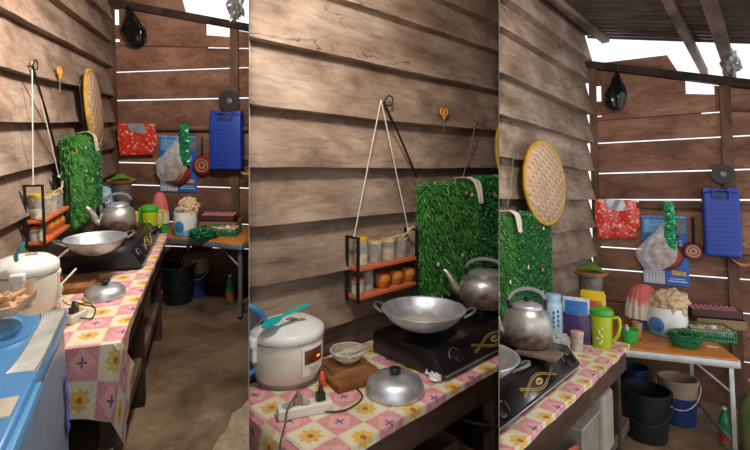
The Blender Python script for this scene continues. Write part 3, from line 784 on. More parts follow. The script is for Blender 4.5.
def calendar(u0, v0, u1, v1, vs0):
    w, h = size(u0, v0, u1, v1, .012); t, b, z = bwall('wall_calendar', 'blue printed wall calendar hanging behind the plastic bag, ' + SIDE[RM.k], 'calendar', (u0 + u1) / 2, v1, .012)
    k = size(u0, vs0, u1, v1, .012)[1]
    m = MB(); m.box((0, 0, h / 2), (w, .004, h)); part(t, 'sheet', m, pm('calendar_blue', '2c66b8', .45, var=.06))
    m = MB(); m.box((-w * .25, -.003, k * .45), (w * .46, .002, k * .76)); g = part(t, 'date_grid', m, pm('calendar_paper', 'd2d6da', .5, var=.03), label='white month grid')
    m = MB()
    for i in range(6):
        for j in range(5): m.box((-w * .44 + i * w * .075, -.0045, k * (.16 + j * .13)), (w * .028, .001, k * .05))
    part(g, 'print', m, pm('grey_ink', '6a7078', .6))
    m = MB(); m.box((-w * .25, -.0045, k * .88), (w * .46, .002, .012)); part(g, 'header', m, pm('navy_ink', '1c3f86', .5))
    m = MB(); m.box((0, -.003, h - .0), (w * .98, .003, .02)); m.box((-w * .2, -.003, h * .86), (w * .5, .002, h * .2)); part(t, 'picture', m, pm('picture_print', '6fa6cc', .5, var=.25, vs=30))
    m = MB(); m.box((w * .37, -.004, h * .86), (w * .22, .002, h * .2)); part(t, 'grey_picture', m, pm('grey_picture', '6e7a80', .5, var=.3, vs=40))
    m = text_mesh('22', .06); m.xf(Matrix.Translation((w * .3, -.004, h * .62)) @ Matrix.Rotation(R(90), 4, 'X')); part(t, 'lettering', m, WHITE, smooth=0)
    m = MB(); m.grid(lambda u, v: (w * .14 + u * w * .3, -.004, k * .62 + v * k * .3 * (1 - u * .3)), 3, 3, .001); part(t, 'cake_picture', m, pm('orange_print', 'd9a05c', .5, var=.2, vs=60))
    m = MB(); m.box((w * .25, -.004, k * .26), (w * .4, .001, k * .05)); m.box((w * .25, -.004, k * .4), (w * .34, .001, k * .04)); part(t, 'caption', m, WHITE)
def plastic_bag(u0, v0, u1, v1, col, alpha, lab, top=.5, off=.07, name='plastic_bag', dark=False):
    w, h = size(u0, v0, u1, v1, off); b, z = RM.bw((u0 + u1) / 2, v1, off)
    mat = clearmat('thin_film', 'e3e0dc', .42, .25) if not dark else pm('black_film', '121214', .16, var=.05)
    m = MB()
    def f(u, v):
        a = 2 * math.pi * u; q = v
        rr = (math.sin(min(1, (q + .015) * 2.2) * math.pi / 2) ** .45) * (1 if q < .45 else max(.07, 1 - ((q - .45) / .55) ** .8 * .95))
        rr *= 1 + .22 * mn.noise(V((math.cos(a) * 2, math.sin(a) * 2, q * 5 + top * 9))) + .07 * math.sin(a * 9 + q * 6)
        return (w / 2 * rr * math.cos(a) + (q ** 1.5) * w * (top - .5), .05 * rr * math.sin(a), h * q)
    m.grid(f, 48, 26)
    t = thing(name, lab, 'bag', RM.bp(b, z, off), -R(RM.skew)); part(t, 'pouch', m, mat, smooth=60)
    m = MB(); m.tube(smoothpts([(w * (top - .5), 0, h * .94), (w * (top - .5) + .01, -.01, h * 1.03), (w * (top - .5), .02, h * 1.06)], 4), [.008] * 9, 6); part(t, 'loop', m, mat)
def sachets(u0, v0, u1, v1):
    w, h = size(u0, v0, u1, v1, .1); t, b, z = bwall('sachet_strip', 'hanging strip of four shiny green sachets, ' + SIDE[RM.k], 'sachets', (u0 + u1) / 2, v1, .115)
    n = NT('green_foil') if 'gfoil' not in MATS else None
    if n:
        c = n.coord(); a = n.noise(c, 55, 3, .6); n.set(n.ramp(a, [(.35, '0c6b42'), (.55, '2aa56c'), (.68, 'b9dcae'), (.75, '1c8a58')]), .25, .35); MATS['gfoil'] = n.mat
    for i in range(4):
        m = MB(); z0 = h * i / 4; s = (-1) ** i * .004
        def f(u, v): return (s + (u - .5) * w * (1 - .08 * math.sin(v * 3.14)), -.016 * math.sin(u * 3.14) * math.sin(v * 3.14) - .002 * math.sin(v * 40), z0 + v * h / 4 * .97)
        m.grid(f, 10, 12, .004); part(t, 'sachet', m, MATS['gfoil'])
def wire_hangers(u0, v0, u1, v1):
    w, h = size(u0, v0, u1, v1, .08); grp = 'wire hangers bundled beside the jerrycan, ' + SIDE[RM.k]
    for i in range(4):
        b, z = RM.bw((u0 + u1) / 2, (v0 + v1) / 2, .05 + .018 * i); m = MB(); e = h * .45
        m.tube(smoothpts([(-w / 2, 0, e * .2 + i * .008), (-w * .2, 0, e * .8), (0, -.005, e + i * .012), (w * .45, 0, e * .5), (w / 2, 0, -e * .3), (0, 0, -e * .75 - i * .006), (-w / 2, 0, -e * .3), (-w / 2, 0, e * .1)], 5), .0035, 6)
        c, cn = (('c8903a', 'orange'), ('c9a248', 'yellow'), ('b8b0a0', 'grey'), ('a83a2a', 'red'))[i]
        single('wire_loop', '%s bent wire loop in the bundle beside the jerrycan, %s' % (cn, SIDE[RM.k]), 'wire', m, pm('wire_' + c, c, .5), RM.bp(b, z, .05 + .018 * i), -R(RM.skew), grp)
# ------------------------------------------------------------------ table at the back and what stands round it
def table(fl, fr, z, depth, lab):
    """fl, fr: front corners in the room; the table runs back from them"""
    fl, fr = V(fl), V(fr); ex = (fr - fl); L = ex.length; ex.normalize(); a = math.atan2(ex.y, ex.x)
    t = thing('folding_table', lab, 'table', (fl.x, fl.y, 0), a)
    m = MB(); m.box((L / 2, depth / 2, z - .004), (L - .02, depth - .02, .01)); part(t, 'tabletop', m, pm('orange_laminate', 'c9792f', .3, var=.08, vs=6), bevel=.003)
    m = MB()
    rim = [(0, 0), (L, 0), (L, depth), (0, depth)]
    m.prism([(x * 1.0, y) for x, y in [(.02, 0), (L - .03, 0), (L - .009, .009), (L, .03), (L, depth - .03), (L - .03, depth), (.02, depth), (0, depth - .02), (0, .02)]], z - .05, z - .006, 'z'); part(t, 'edge_frame', m, STEEL, bevel=.006)
    m = MB(); m.box((.06, -.004, z - .025), (.05, .012, .03)); m.box((.13, -.004, z - .02), (.02, .01, .014)); part(t, 'latch', m, BLACKP, bevel=.002)
    for x in (.05, L - .045):
        for y in (.05, depth - .05):
            m = MB(); m.box((x, y, (z - .04) / 2), (.025, .025, z - .04)); l = part(t, 'leg', m, STEEL, bevel=.003)
            m = MB(); m.box((x, y, .01), (.03, .03, .02)); part(l, 'leg_cap', m, BLACKP, bevel=.003)
    for y in (.05, depth - .05):
        m = MB(); m.tube([(L - .22, y, z - .055), (L - .05, y, z - .2)], .007, 6); part(t, 'brace', m, STEEL)
    m = MB(); m.box((L - .045, depth / 2, .12), (.018, depth - .1, .018)); part(t, 'leg_stretcher', m, STEEL)
    return t
def bucket(c, r0, r1, H, col, band, lab, handle='d9d9d4'):
    t = thing('bucket', lab, 'bucket', c, 0)
    pr = lambda a: r0 + (r1 - r0) * a
    M1 = pm('bucket_' + col, col, .4, var=.06)
    if band:
        m = MB(); m.lathe([(0, 0), (pr(0), 0), (pr(.62), H * .62)] + [(pr(.62) - .004, H * .62), (pr(0) - .004, .006), (0, .006)], 44); part(t, 'lower_band', m, pm('bucket_' + band, band, .4, var=.06), label='dark blue lower part')
        m = MB(); m.lathe([(pr(.62), H * .62), (pr(1), H), (pr(1) - .006, H), (pr(.1) - .005, H * .1), (0, H * .1 - .01)], 44); part(t, 'body', m, M1)
    else:
        m = MB(); m.lathe([(0, 0), (pr(0), 0), (pr(1), H), (pr(1) - .006, H), (pr(0) - .006, .01), (0, .01)], 44); part(t, 'body', m, M1)
    m = MB(); m.lathe([(r1 - .002, H - .022), (r1 + .007, H - .02), (r1 + .008, H), (r1 - .004, H + .002)], 44); part(t, 'rim', m, M1)
    m = MB(); a0 = math.atan2(RM.cam.y - c[1], RM.cam.x - c[0]); d = V((math.cos(a0), math.sin(a0), 0)); s = V((-d.y, d.x, 0))
    m.tube([d * (r1 * 1.06) * math.sin(q) + s * (r1 + .012) * math.cos(q) + V((0, 0, H - .03 - .15 * math.sin(q))) for q in [math.pi * i / 20 for i in range(21)]], .0035, 6)
    part(t, 'handle', m, pm('wire_handle_' + handle, handle, .5, .3))
def colander(c, r, H, lab):
    t = thing('green_basket', lab, 'basket', c); G = pm('green_plastic', '1f7a50', .35, var=.05)
    m = MB(); m.lathe([(0, 0), (r * .72, 0), (r * .95, H), (r * 1.03, H + .004), (r * 1.0, H + .008), (r * .9, H), (r * .68, .006), (0, .006)], 40); part(t, 'bowl', m, clearmat('green_mesh', '1f7a50', .8, .35))
    m = MB()
    for i in range(36):
        a = 2 * math.pi * i / 36; m.tube([(r * .74 * math.cos(a), r * .74 * math.sin(a), .004), (r * .97 * math.cos(a), r * .97 * math.sin(a), H)], .003, 4)
    for f in (.35, .7): m.tube(arc((0, 0, H * f), r * (.74 + .24 * f), 0, 2 * math.pi, 36)[:-1], .003, 4, True)
    part(t, 'lattice', m, G)
def greens(c, r, h, lab, seed, col='2f6a2c'):
    rg = random.Random(seed); m = MB()
    for i in range(130):
        a = rg.uniform(0, 6.28); q = r * math.sqrt(rg.random()); L = rg.uniform(.02, .045)
        p = V((q * math.cos(a), q * math.sin(a), h * (1 - (q / r) ** 2) * rg.uniform(.4, 1)))
        d = V((rg.gauss(0, 1), rg.gauss(0, 1), rg.uniform(-.1, .8))).normalized(); s = d.cross(V((0, 0, 1))).normalized() * L * .35; u = s.cross(d).normalized() * .006
        m.add([p, p + d * L * .5 + s + u, p + d * L - u, p + d * L * .5 - s + u, p + d * L * .5 - u * .3], [(0, 1, 4), (1, 2, 4), (2, 3, 4), (3, 0, 4)], 0, rg.random() * .9 + .05)
    single('leafy_greens', lab, 'greens', m, MATS['leafd'], c, kind='stuff', smooth=0)
def washing_machine(P1, P2, H):
    """P1 the far right corner of the top, P2 a point nearer along its right edge"""
    P1, P2 = V(P1), V(P2); ey = (P1 - P2); ey.z = 0; ey.normalize(); a = math.atan2(ey.y, ey.x) - R(90)
    t = thing('washing_machine', 'blue and grey twin-tub washing machine in the near corner', 'washing machine', (P1.x, P1.y, 0), a)
    W, D = .40, .75; LL = (P1 - P2).length + .02; wl_ = Matrix.Rotation(-a, 3, 'Z') @ (RM.on(2, 408, 2, H + .02) - P1); BLU = pm('washer_blue', '4a86b8', .3, var=.04); GREY = pm('washer_grey', '77879a', .35, var=.05)
    m = MB(); m.box((-W / 2, -D / 2, (H - .06) / 2), (W - .01, D - .01, H - .06)); part(t, 'cabinet', m, GREY, bevel=.025, seg=3, label='grey blue cabinet side')
    m = MB(); m.box((-W / 2, -D / 2, H - .035), (W + .004, D + .004, .05)); part(t, 'top_deck', m, BLU, bevel=.018, seg=3)
    m = MB(); m.lathe([(.082, 0), (.088, .004), (.12, .010), (.125, .004), (.125, 0)], 40, (-.19, -.115, H - .012), sx=1.15); part(t, 'spin_lid_ring', m, BLU)
    m = MB(); m.lathe([(0, 0), (.12, 0), (.12, .010), (.11, .016), (.09, .017), (.07, .007), (0, .005)], 40, (-.235, -.10, H - .011), sx=1.2); part(t, 'spin_lid', m, pm('washer_blue_light', '5f9ac6', .3, var=.03))
    # ribbed panel along the right edge, sweeping in towards the near lid
    for i in range(9):
        m = MB(); o = .004 + i * .0052
        m.tube(smoothpts([(-o * 1.35 - .004, .0, H - .010), (-o * 1.1, -.06, H - .004), (-o, -.13, H - .002), (-o * 1.05, -LL * .75, H - .002), (-o * 1.3 - .01, -LL, H - .004)], 5), .0026, 6); part(t, 'rib', m, pm('washer_trim', 'c9c8c0', .35, .2))
    m = MB(); m.box((-.028, -LL / 2, H - .011), (.056, LL, .01)); part(t, 'rib_panel', m, pm('washer_trim_dark', '8f9192', .4, .2))
    m = MB(); m.prism([(-W + .0, -LL + .03), (-.15, -LL + .02), (.004, -LL), (.012, -LL - .015), (.012, -D), (-W, -D)], H - .012, H + .018, 'z'); l = part(t, 'wash_lid', m, BLU, bevel=.01, seg=3)
    m = MB(); m.box((wl_.x - .05, wl_.y, H + .018), (.14, .07, .008)); part(l, 'lid_window', m, pm('lid_window', 'c2b7a4', .3), bevel=.004)
    m = MB(); m.prism([(-.0, -LL - .04), (.022, -LL - .03), (.022, -D), (0, -D)], H - .03, H + .003, 'z'); part(t, 'edge_lip', m, pm('washer_blue_light', '5f9ac6', .3, var=.03), bevel=.006)
    m = MB(); rg = random.Random(2)
    for i in range(9):
        c = (.0, -.05 - .008 * math.sin(i * 1.3), H - .2 - i * .021)
        m.ball(c, (.002, .02 + .008 * rg.random(), .013), 8, 5)
    part(t, 'flower_sticker', m, pm('sticker_blue', '4a5fc0', .4), label='blue flower sticker on the cabinet corner')
def flat_packet(c, w, h, rz, cols, lab, name='food_packet', cat='packet', top=None):
    t = thing(name, lab, cat, c, rz)
    m = MB(); N = 10
    m.grid(lambda u, v: ((u - .5) * w, -.018 * math.sin(u * 3.14) * math.sin(min(1, v * 1.05) * 3.14) ** .6, v * h), 10, N)
    m.grid(lambda u, v: ((.5 - u) * w, .018 * math.sin(u * 3.14) * math.sin(min(1, v * 1.05) * 3.14) ** .6, v * h), 10, N)
    part(t, 'pouch', m, pm('pack_' + cols[0], cols[0], .3, var=.06), merge=True)
    for ii, (z0, z1, x0, x1, cc) in enumerate(cols[1]):
        m = MB(); m.grid(lambda u, v: ((x0 + (x1 - x0) * u - .5) * w, -.018 * math.sin((x0 + (x1 - x0) * u) * 3.14) * math.sin(min(1, (z0 + (z1 - z0) * v) * 1.05) * 3.14) ** .6 - .0015 * (ii + 1), (z0 + (z1 - z0) * v) * h), 8, 6, .0006)
        part(t, 'print', m, pm('pack_' + cc, cc, .35, var=.15, vs=50))
    return t
def thermos(c, r, H, lab, az=0):
    t = thing('thermos_flask', lab, 'flask', c, az); B = pm('pale_blue_plastic', 'b4d2e4', .3, var=.04)
    m = MB(); m.lathe([(0, 0), (r * .98, 0), (r, .01), (r, H * .74), (r * .96, H * .78), (r * .7, H * .83), (0, H * .83)], 36); part(t, 'body', m, B, smooth=50)
    m = MB(); m.lathe([(r * .72, H * .83), (r * .74, H * .86), (r * .72, H * .99), (r * .66, H), (0, H)], 30); part(t, 'cup_lid', m, pm('pale_blue_plastic2', 'a9cfe0', .3, var=.03))
    m = MB(); m.lathe([(r * 1.005, H * .52), (r * 1.02, H * .525), (r * 1.005, H * .53)], 36); part(t, 'seam_band', m, B)
    m = MB(); m.tube(smoothpts([(r * .95, 0, H * .74), (r * 1.5, 0, H * .74), (r * 1.62, 0, H * .6), (r * 1.55, 0, H * .45), (r * .97, 0, H * .42)], 5), .008, 8); part(t, 'handle', m, B)
    m = MB(); fr = math.atan2(RM.cam.y - c[1], RM.cam.x - c[0]) - az
    for i in range(11):
        a = fr + .5 * math.sin(i * 2.1); m.ball((r * math.cos(a), r * math.sin(a), H * (.3 + .035 * i)), (.007, .007, .01), 8, 5)
    part(t, 'flower_print', m, pm('blue_print', '3a7cb4', .4), label='blue flower print')
def jug(c, r, H, az, lab):
    t = thing('plastic_jug', lab, 'jug', c, az); Y = MATS.get('jugy')
    if not Y:
        n = NT('yellow_green_plastic'); n.set('a9b823', .22, 0, Subsurface_Weight=.25, Subsurface_Radius=(.05, .06, .01)); Y = MATS['jugy'] = n.mat
    m = MB(); m.lathe([(0, 0), (r * .8, 0), (r * .84, .008), (r * .97, H * .72), (r, H * .82), (0, H * .82)], 36); part(t, 'body', m, Y, smooth=50)
    m = MB(); m.lathe([(r * 1.0, H * .8), (r * 1.05, H * .82), (r * 1.05, H * .9), (r * .97, H * .96), (r * .6, H), (0, H)], 36); m.box((-r * 1.0, 0, H * .86), (.02, .03, .03)); part(t, 'lid', m, pm('leaf_green_plastic', '3f9c2a', .3, var=.04), label='green screw lid')
    m = MB(); m.tube(smoothpts([(r * .95, 0, H * .76), (r * 1.45, 0, H * .78), (r * 1.55, 0, H * .6), (r * 1.35, 0, H * .35), (r * .9, 0, H * .2)], 5), .011, 10, flat=.8); part(t, 'handle', m, Y)
    m = MB(); fr = math.atan2(RM.cam.y - c[1], RM.cam.x - c[0]) - az - .2
    for i in range(7): a = fr + .22 * math.sin(i * 2.4); m.ball((r * .9 * math.cos(a), r * .9 * math.sin(a), H * (.14 + .06 * i)), (.006, .007, .008), 8, 5)
    part(t, 'print', m, pm('pale_print', 'd9d9a8', .4))
def tub(c, r0, r1, H, col, lab, name, cat, alpha=None, lid=None):
    t = thing(name, lab, cat, c); m = MB(); M_ = clearmat('film_' + col, col, alpha, .3) if alpha else pm('tub_' + col, col, .4, var=.06)
    m.lathe([(0, 0), (r0, 0), (r1, H), (r1 - .003, H), (r0 - .003, .004), (0, .004)], 32); part(t, 'body', m, M_)
    if lid:
        m = MB(); m.lathe([(0, H), (r1 * 1.06, H), (r1 * 1.06, H + .008), (r1 * .9, H + .012), (0, H + .012)], 32); part(t, 'lid', m, pm('tub_' + lid, lid, .4))
    return t
def bottle(c, H, lab):
    t = thing('soda_bottle', lab, 'bottle', c); r = H * .15
    m = MB(); m.lathe([(0, 0), (r * .9, 0), (r, .01), (r, H * .35), (r * .93, H * .45), (r, H * .55), (r * .8, H * .74), (r * .35, H * .88), (r * .33, H * .94), (0, H * .94)], 24); part(t, 'body', m, pm('green_pet', '2d7a45', .2, var=.2, vs=20))
    m = MB(); m.lathe([(r * 1.01, H * .1), (r * 1.02, H * .1), (r * 1.02, H * .38), (r * 1.01, H * .38)], 24); part(t, 'label_band', m, pm('red_label', 'b0402c', .4), label='red paper band')
    m = MB(); m.lathe([(0, H * .94), (r * .38, H * .94), (r * .38, H), (0, H)], 16); part(t, 'cap', m, WHITE)
def box_thing(name, lab, cat, c, s, rz, col, bev=.004, extra=None):
    t = thing(name, lab, cat, c, rz); w, d, h = s; m = MB()
    for q in (((0, -d / 2 + .002, h / 2), (w, .004, h)), ((0, d / 2 - .002, h / 2), (w, .004, h)), ((-w / 2 + .002, 0, h / 2), (.004, d, h)), ((w / 2 - .002, 0, h / 2), (.004, d, h)), ((0, 0, .003), (w, d, .006))): m.box(*q)
    part(t, 'walls', m, pm('box_' + col, col, .6, var=.1)); return t
WORLD, EXPO = 1.2, 0.24
FILL_LAMPS = [(215, -70, 2.0, 110, .1), (385, -110, 1.25, 38, .1), (650, -95, 1.6, 48, .1)]
def at(u, v, z=.7555): return RM.on(u, v, 2, z)
def cyl(u0, u1, vf, vt, z=.7555):
    c, r = RM.put(u0, u1, vf, z); return c, r, RM.hgt(c, vt) - z
SL1 = [(.33, .33, [(.35, .75), (.95, 1.25)]), (.60, .58, None), (.94, .93, None), (1.15, 1.15, [(.0, .5)]), (1.50, 1.50, None), (1.73, 1.78, None), (1.99, 2.06, None), (2.235, 2.235, [(.93, 2.3)])]
# the argument of each entry: height at the corner, height 1.3 m along, stretches closed from outside
SL1 = [(.36, .34, [(.75, .95)]), (.60, .58, [(.05, .5)]), (.94, .93, None), (1.15, 1.15, [(.42, 2.3)]), (1.50, 1.50, None), (1.73, 1.78, None), (1.99, 2.06, None), (2.235, 2.235, [(.05, .93)])]
SL3 = [(.36, .34, [(.75, 1.0)]), (.68, .71, [(.05, .8)]), (.95, .96, None), (1.14, 1.14, [(.4, 2.3)]), (1.55, 1.565, None), (1.78, 1.80, None), (2.05, 2.06, None), (2.25, 2.26, [(.05, .84)])]

def rag_basket(c, lab):
    t = thing('rag', lab, 'cloth', c, .35); m = MB()
    m.grid(lambda u, v: ((u - .5) * .13, (v - .5) * .11, .045 * (abs(2 * u - 1) ** 2.2 + abs(2 * v - 1) ** 2.2) * .8 + .012 * mn.noise(V((u * 4, v * 4, 1))) + .012), 24, 20, .004)
    part(t, 'tray_fold', m, pm('peach_cloth', 'dcb58f', .9, bump=.3))
    m = MB(); m.ball((0, 0, .04), (.05, .042, .026), 40, 24, f=lambda d: 1 + .7 * mn.noise(d * 3) + .3 * mn.noise(d * 8)); part(t, 'bunched_cloth', m, pm('peach_cloth2', 'cba17a', .9, bump=.3))
def plug(p, rz, col, lab):
    m = MB(); m.box((0, 0, .012), (.028, .024, .022)); m.tube([(0, 0, .02), (.0, .0, .045)], [.01, .006], 8)
    single('power_plug', lab, 'plug', m, pm('plug_' + col, col, .45), p, rz, bevel=.003)
def cable(pts, lab, col='2e2620', rad=.0028):
    m = MB(); m.tube(smoothpts(pts, 8), rad, 6); single('power_cable', lab, 'cable', m, pm('cable_' + col, col, .5))
def strip(p, q, lab):
    p, q = V(p), V(q); d = q - p; L = d.length; a = math.atan2(d.y, d.x); c = (p + q) / 2; c.z = .756
    t = thing('power_strip', lab, 'power strip', c, a)
    m = MB(); m.box((0, 0, .017), (L, .05, .034)); part(t, 'body', m, CREAM, bevel=.006, seg=3)
    for i in range(3):
        m = MB(); m.lathe([(0, .034), (.018, .034), (.02, .036), (.016, .0345), (0, .0342)], 20, ((i - 1) * L * .3, 0, 0)); part(t, 'socket', m, pm('socket_grey', 'a9a496'))
    return c, a
def chopping_board(c, rz, s, lab):
    t = thing('chopping_board', lab, 'chopping board', c, rz); m = MB(); m.box((0, 0, .013), (s[0], s[1], .026), r=.4); part(t, 'board', m, W_BOARD, bevel=.005)
def furnish_common(k):
    global RM
    RM = ROOMS[k]; r = RM

# ================================================================== left picture
furnish_common(1); r = RM; S1 = 'left picture'
shell(-4.4, SL1, {'open': (.92, 1.16), 'z0': 2.60, 's': -.165, 'drop': .1}, [(1.19, .075, 0, None)], (1.47, 1.50))
counter(-3.03, -1.38, .22)
stove((.37, -1.83, .7555), .76)
wc, wr = r.put(63, 127, 246, .958)
wc.z = .882
wok(wc, wr, .085, 'wide aluminium wok on the near burner, left picture', 'cloudy water in the wok, left picture', R(10))
c, rr, h = cyl(83, 127, 302, 283, .757); pan_lid(c, rr, max(.05, h * .9), 'domed aluminium pan lid on the oilcloth, left picture')
kc, kr = r.put(99, 137, 233, .882); kettle(kc, kr, .145, R(195), 'sooty aluminium kettle on the far burner behind the wok, left picture')
cc, cr = r.put(-8, 62, 322, .757); ch = r.hgt(cc, 255) - .757
rice_cooker(cc, cr, ch, R(16), 'cream rice cooker with a turquoise paddle on its lid, left picture')
ztop = .757 + ch
p = r.on(16, 262, 2, ztop + .006); q = r.on(25, 244, 2, ztop + .07); rice_spoon(p, (q.x, q.y, ztop + .075), .006, 'turquoise rice paddle standing up from the white lid, left picture')
# rack with jars
def rack_set(zs, ztop, y0, y1, apex, lab, pair):
    t = rack(y0, y1, .135, zs, ztop, lab)
    strings(t, apex, (.09, y0 + .01, ztop), (.09, y1 - .01, ztop - .0))
    fills = [('spice_straw', 'd8cfa6'), ('spice_brown', '7a5a3c'), ('spice_tan', 'b99f72'), ('spice_black', '3a2c24')]
    lidm = [pm('lid_yellow', 'd9b02c', .4), pm('lid_beige', 'cbb488', .5), pm('lid_beige', 'cbb488', .5), pm('lid_tan', 'b99a68', .5)]
    nm = ['yellow lid', 'beige lid and brown spice', 'beige lid and pale tan spice', 'tan lid and black pepper']
    for i in range(4):
        y = y0 + .055 + i * (y1 - y0 - .1) / 3.2; hh = .125 if i == 0 else .098
        jar((.085, y, zs[0] + .0005), .036 if i else .032, hh, lidm[i], pm(fills[i][0], fills[i][1], .9, var=.2, vs=90), 'glass jar with %s on the upper rack shelf, %s' % (nm[i], pair), 'spice jars on the hanging rack, ' + pair, .35 + .1 * i)
    jar((.085, y0 + .035, zs[1] + .0005), .030, .075, pm('lid_red', 'a8362a', .4), pm('spice_white', 'c9c0b0', .9), 'low red lidded jar on the lower rack shelf, ' + pair, 'spice jars on the hanging rack, ' + pair)
    jar((.075, y0 + .105, zs[1] + .0005), .028, .1, pm('lid_grey', '77736c', .4), pm('spice_grey', '8a8278', .9), 'tall clear jar with grey lid on the lower rack shelf, ' + pair, 'spice jars on the hanging rack, ' + pair, .3)
    for i in range(3):
        y = y0 + .19 + i * .088; lb = ('nearest', 'middle', 'farthest')[i]
        tt = thing('spice_pot', 'round amber pot, %s of the three on the lower rack shelf, %s' % (lb, pair), 'jar', (.085, y, zs[1] + .0005), 0, 'amber pots on the lower rack shelf, ' + pair)
        m = MB(); m.lathe([(0, 0), (.026, 0), (.036, .018), (.036, .034), (0, .034)], 24); part(tt, 'pot', m, pm('amber_pot', 'a8672f', .25, var=.1))
        m = MB(); m.lathe([(0, .034), (.037, .034), (.036, .05), (.026, .064), (0, .068)], 24); part(tt, 'top', m, pm('amber_top', 'cf7a2e', .3, var=.08))
    m = MB(); m.tube([(.12, y1 - .09, zs[0] + .1), (.1, y1 + .02, zs[0] + .145)], .0045, 6); m.tube([(.1, y1 - .16, zs[0] + .1), (.11, y1 - .02, zs[0] + .118)], .004, 6)
    single('wooden_sticks', 'pale wooden sticks lying across the jar lids, ' + pair, 'sticks', m, pm('pale_stick', 'd3b98a', .7))
rack_set((1.045, .935), 1.22, -2.2, -1.79, r.on(32, 62, 0, .075), 'orange shelved wire rack with jars hung by cord, left picture', S1)
wire_hook((.08, -2.1, 1.81), (.085, -1.78, 1.30), 'dark hanger wire behind the cords, left picture', '2a211c', .006)
scissors((.08, -1.69, 1.80), 1.1, 'orange handled scissors hung on the side wall, left picture')
wire_hook((.08, -1.28, 1.78), (.085, -1.22, 1.42), 'thin grey wire beside the basket, left picture', '8a8680', .003)
grass_mat(-1.75, -1.27, .92, 1.44, .085, 0, 'long bladed artificial grass strip nearest the rack, left picture', 5200, 1)
grass_mat(-1.26, -1.0, .93, 1.48, .085, 1, 'small leaved artificial hedge strip by the basket, left picture', 4200, 2)
draped_rag([(.09, -1.36, 1.455), (.135, -1.34, 1.465), (.165, -1.31, 1.44), (.17, -1.28, 1.38), (.168, -1.255, 1.33)], 'white rag draped over the grass mats, left picture', w=.10)
b1 = r.on(93, 108, 0, .115); winnow(b1, .262, R(4), R(3), 'round woven bamboo basket with yellow rim, left picture')
# washing machine and what lies on it
H = .98
washing_machine(r.on(67, 306, 2, H), r.on(36, 372, 2, H), H)
rag_basket(at(6, 318, H + .02), 'peach rag bunched on the washing machine')
chopping_board(at(72, 287, .757) - V((.0, 0, 0)), R(5), (.2, .2), 'wooden chopping board between cooker and stove, left picture')
p0, p1 = at(66, 325), at(82, 317); sc_, sa_ = strip(p0, p1, 'cream power strip beside the rice cooker, left picture')
plug(V((sc_.x, sc_.y, .79)), sa_, '3a332c', 'dark plug in the power strip, left picture')
cable([(sc_.x, sc_.y, .835), at(84, 305, .80), at(95, 308, .762), at(92, 318, .76), at(80, 318, .77)], 'brown cable looping on the oilcloth beside the lid, left picture')
cable([at(62, 300, .83), at(70, 305, .77), at(88, 303, .76), at(94, 307, .76)], 'thin black cable from the cooker to the strip, left picture', '1f1a18', .002)
m = MB(); A = cc + V((cr + .012, -.02, .11)); B_ = A + V((.045, .05, .05)); m.tube([A + V((0, 0, -.07)), A, B_], .004, 6); m.ball(A + V((.002, 0, -.08)), (.006, .02, .028), 10, 6)
single('ladle', 'white ladle leaning on the side of the rice cooker, left picture', 'ladle', m, WHITE)
draped_rag([at(114, 343, .74), at(118, 350, .72), at(122, 354, .66), at(124, 358, .64)], 'knotted white corner tie at the counter end', 'cfc3b0', .03, 'knotted_tie')
# counter end group
c, rr, h = cyl(99, 116, 222, 186); thermos(c, rr, h, 'pale blue thermos flask behind the kettle, left picture', R(20))
c, rr, h = cyl(112, 133, 222, 183); t_ = tub(c, rr * .8, rr, h, '6f685f', 'grey see-through tub topped by a leaf tray, left picture', 'storage_tub', 'tub', .75)
def leaf_tray(c, rr, lab, lab2):
    t = thing('woven_tray', lab, 'tray', c); m = MB(); m.lathe([(0, 0), (rr * .8, 0), (rr, .022), (rr * .97, .024), (rr * .78, .005), (0, .005)], 36); part(t, 'dish', m, pm('tray_rattan', 'b9824e', .6, var=.15, vs=60, bump=.4))
    m = MB(); m.grid(lambda u, v: ((u - .5) * rr * 1.7 * (1 - .3 * v), (v - .5) * rr * 1.1 + .01, .03 + .03 * math.sin(u * 3.14) * (.4 + v) + .006 * math.sin(v * 18)), 16, 10, .002)
    single('banana_leaf', lab2, 'leaf', m, pm('leaf_green', '4f7a2c', .4, var=.15, vs=20), c, .3)
leaf_tray(c + V((0, 0, h + .001)), rr * 1.45, 'brown woven tray on the grey tub, left picture', 'folded banana leaf on the woven tray, left picture')
flat_packet(at(131, 232), .1, .15, R(0), ('d8b52a', [(.35, .75, .2, .8, 'b8442c'), (.02, .2, .1, .9, '8a2f22')]), 'yellow and red food packet behind the jug, left picture')
c, rr, h = cyl(141, 159, 237, 205); jug(c, rr, h, R(10), 'yellow green plastic jug with green lid, left picture')
c, rr, h = cyl(134, 143, 228, 212); tub(c, rr * .8, rr, h, '1f8a5a', 'small green cup between kettle and jug, left picture', 'cup', 'cup')
zt = .62
fl = r.on(165, 237, 2, zt); fr = r.on(242, 244, 2, zt); fl = fl.lerp(fr, -.3)
table(fl, fr, zt, .55, 'orange topped folding table along the back wall, left picture')
ta = math.atan2((fr - fl).y, (fr - fl).x)
def tt_(u, v): return r.on(u, v, 2, zt + .003)
def cylt(u0, u1, vf, vt): return cyl(u0, u1, vf, vt, RZ)
RZ = zt + .003
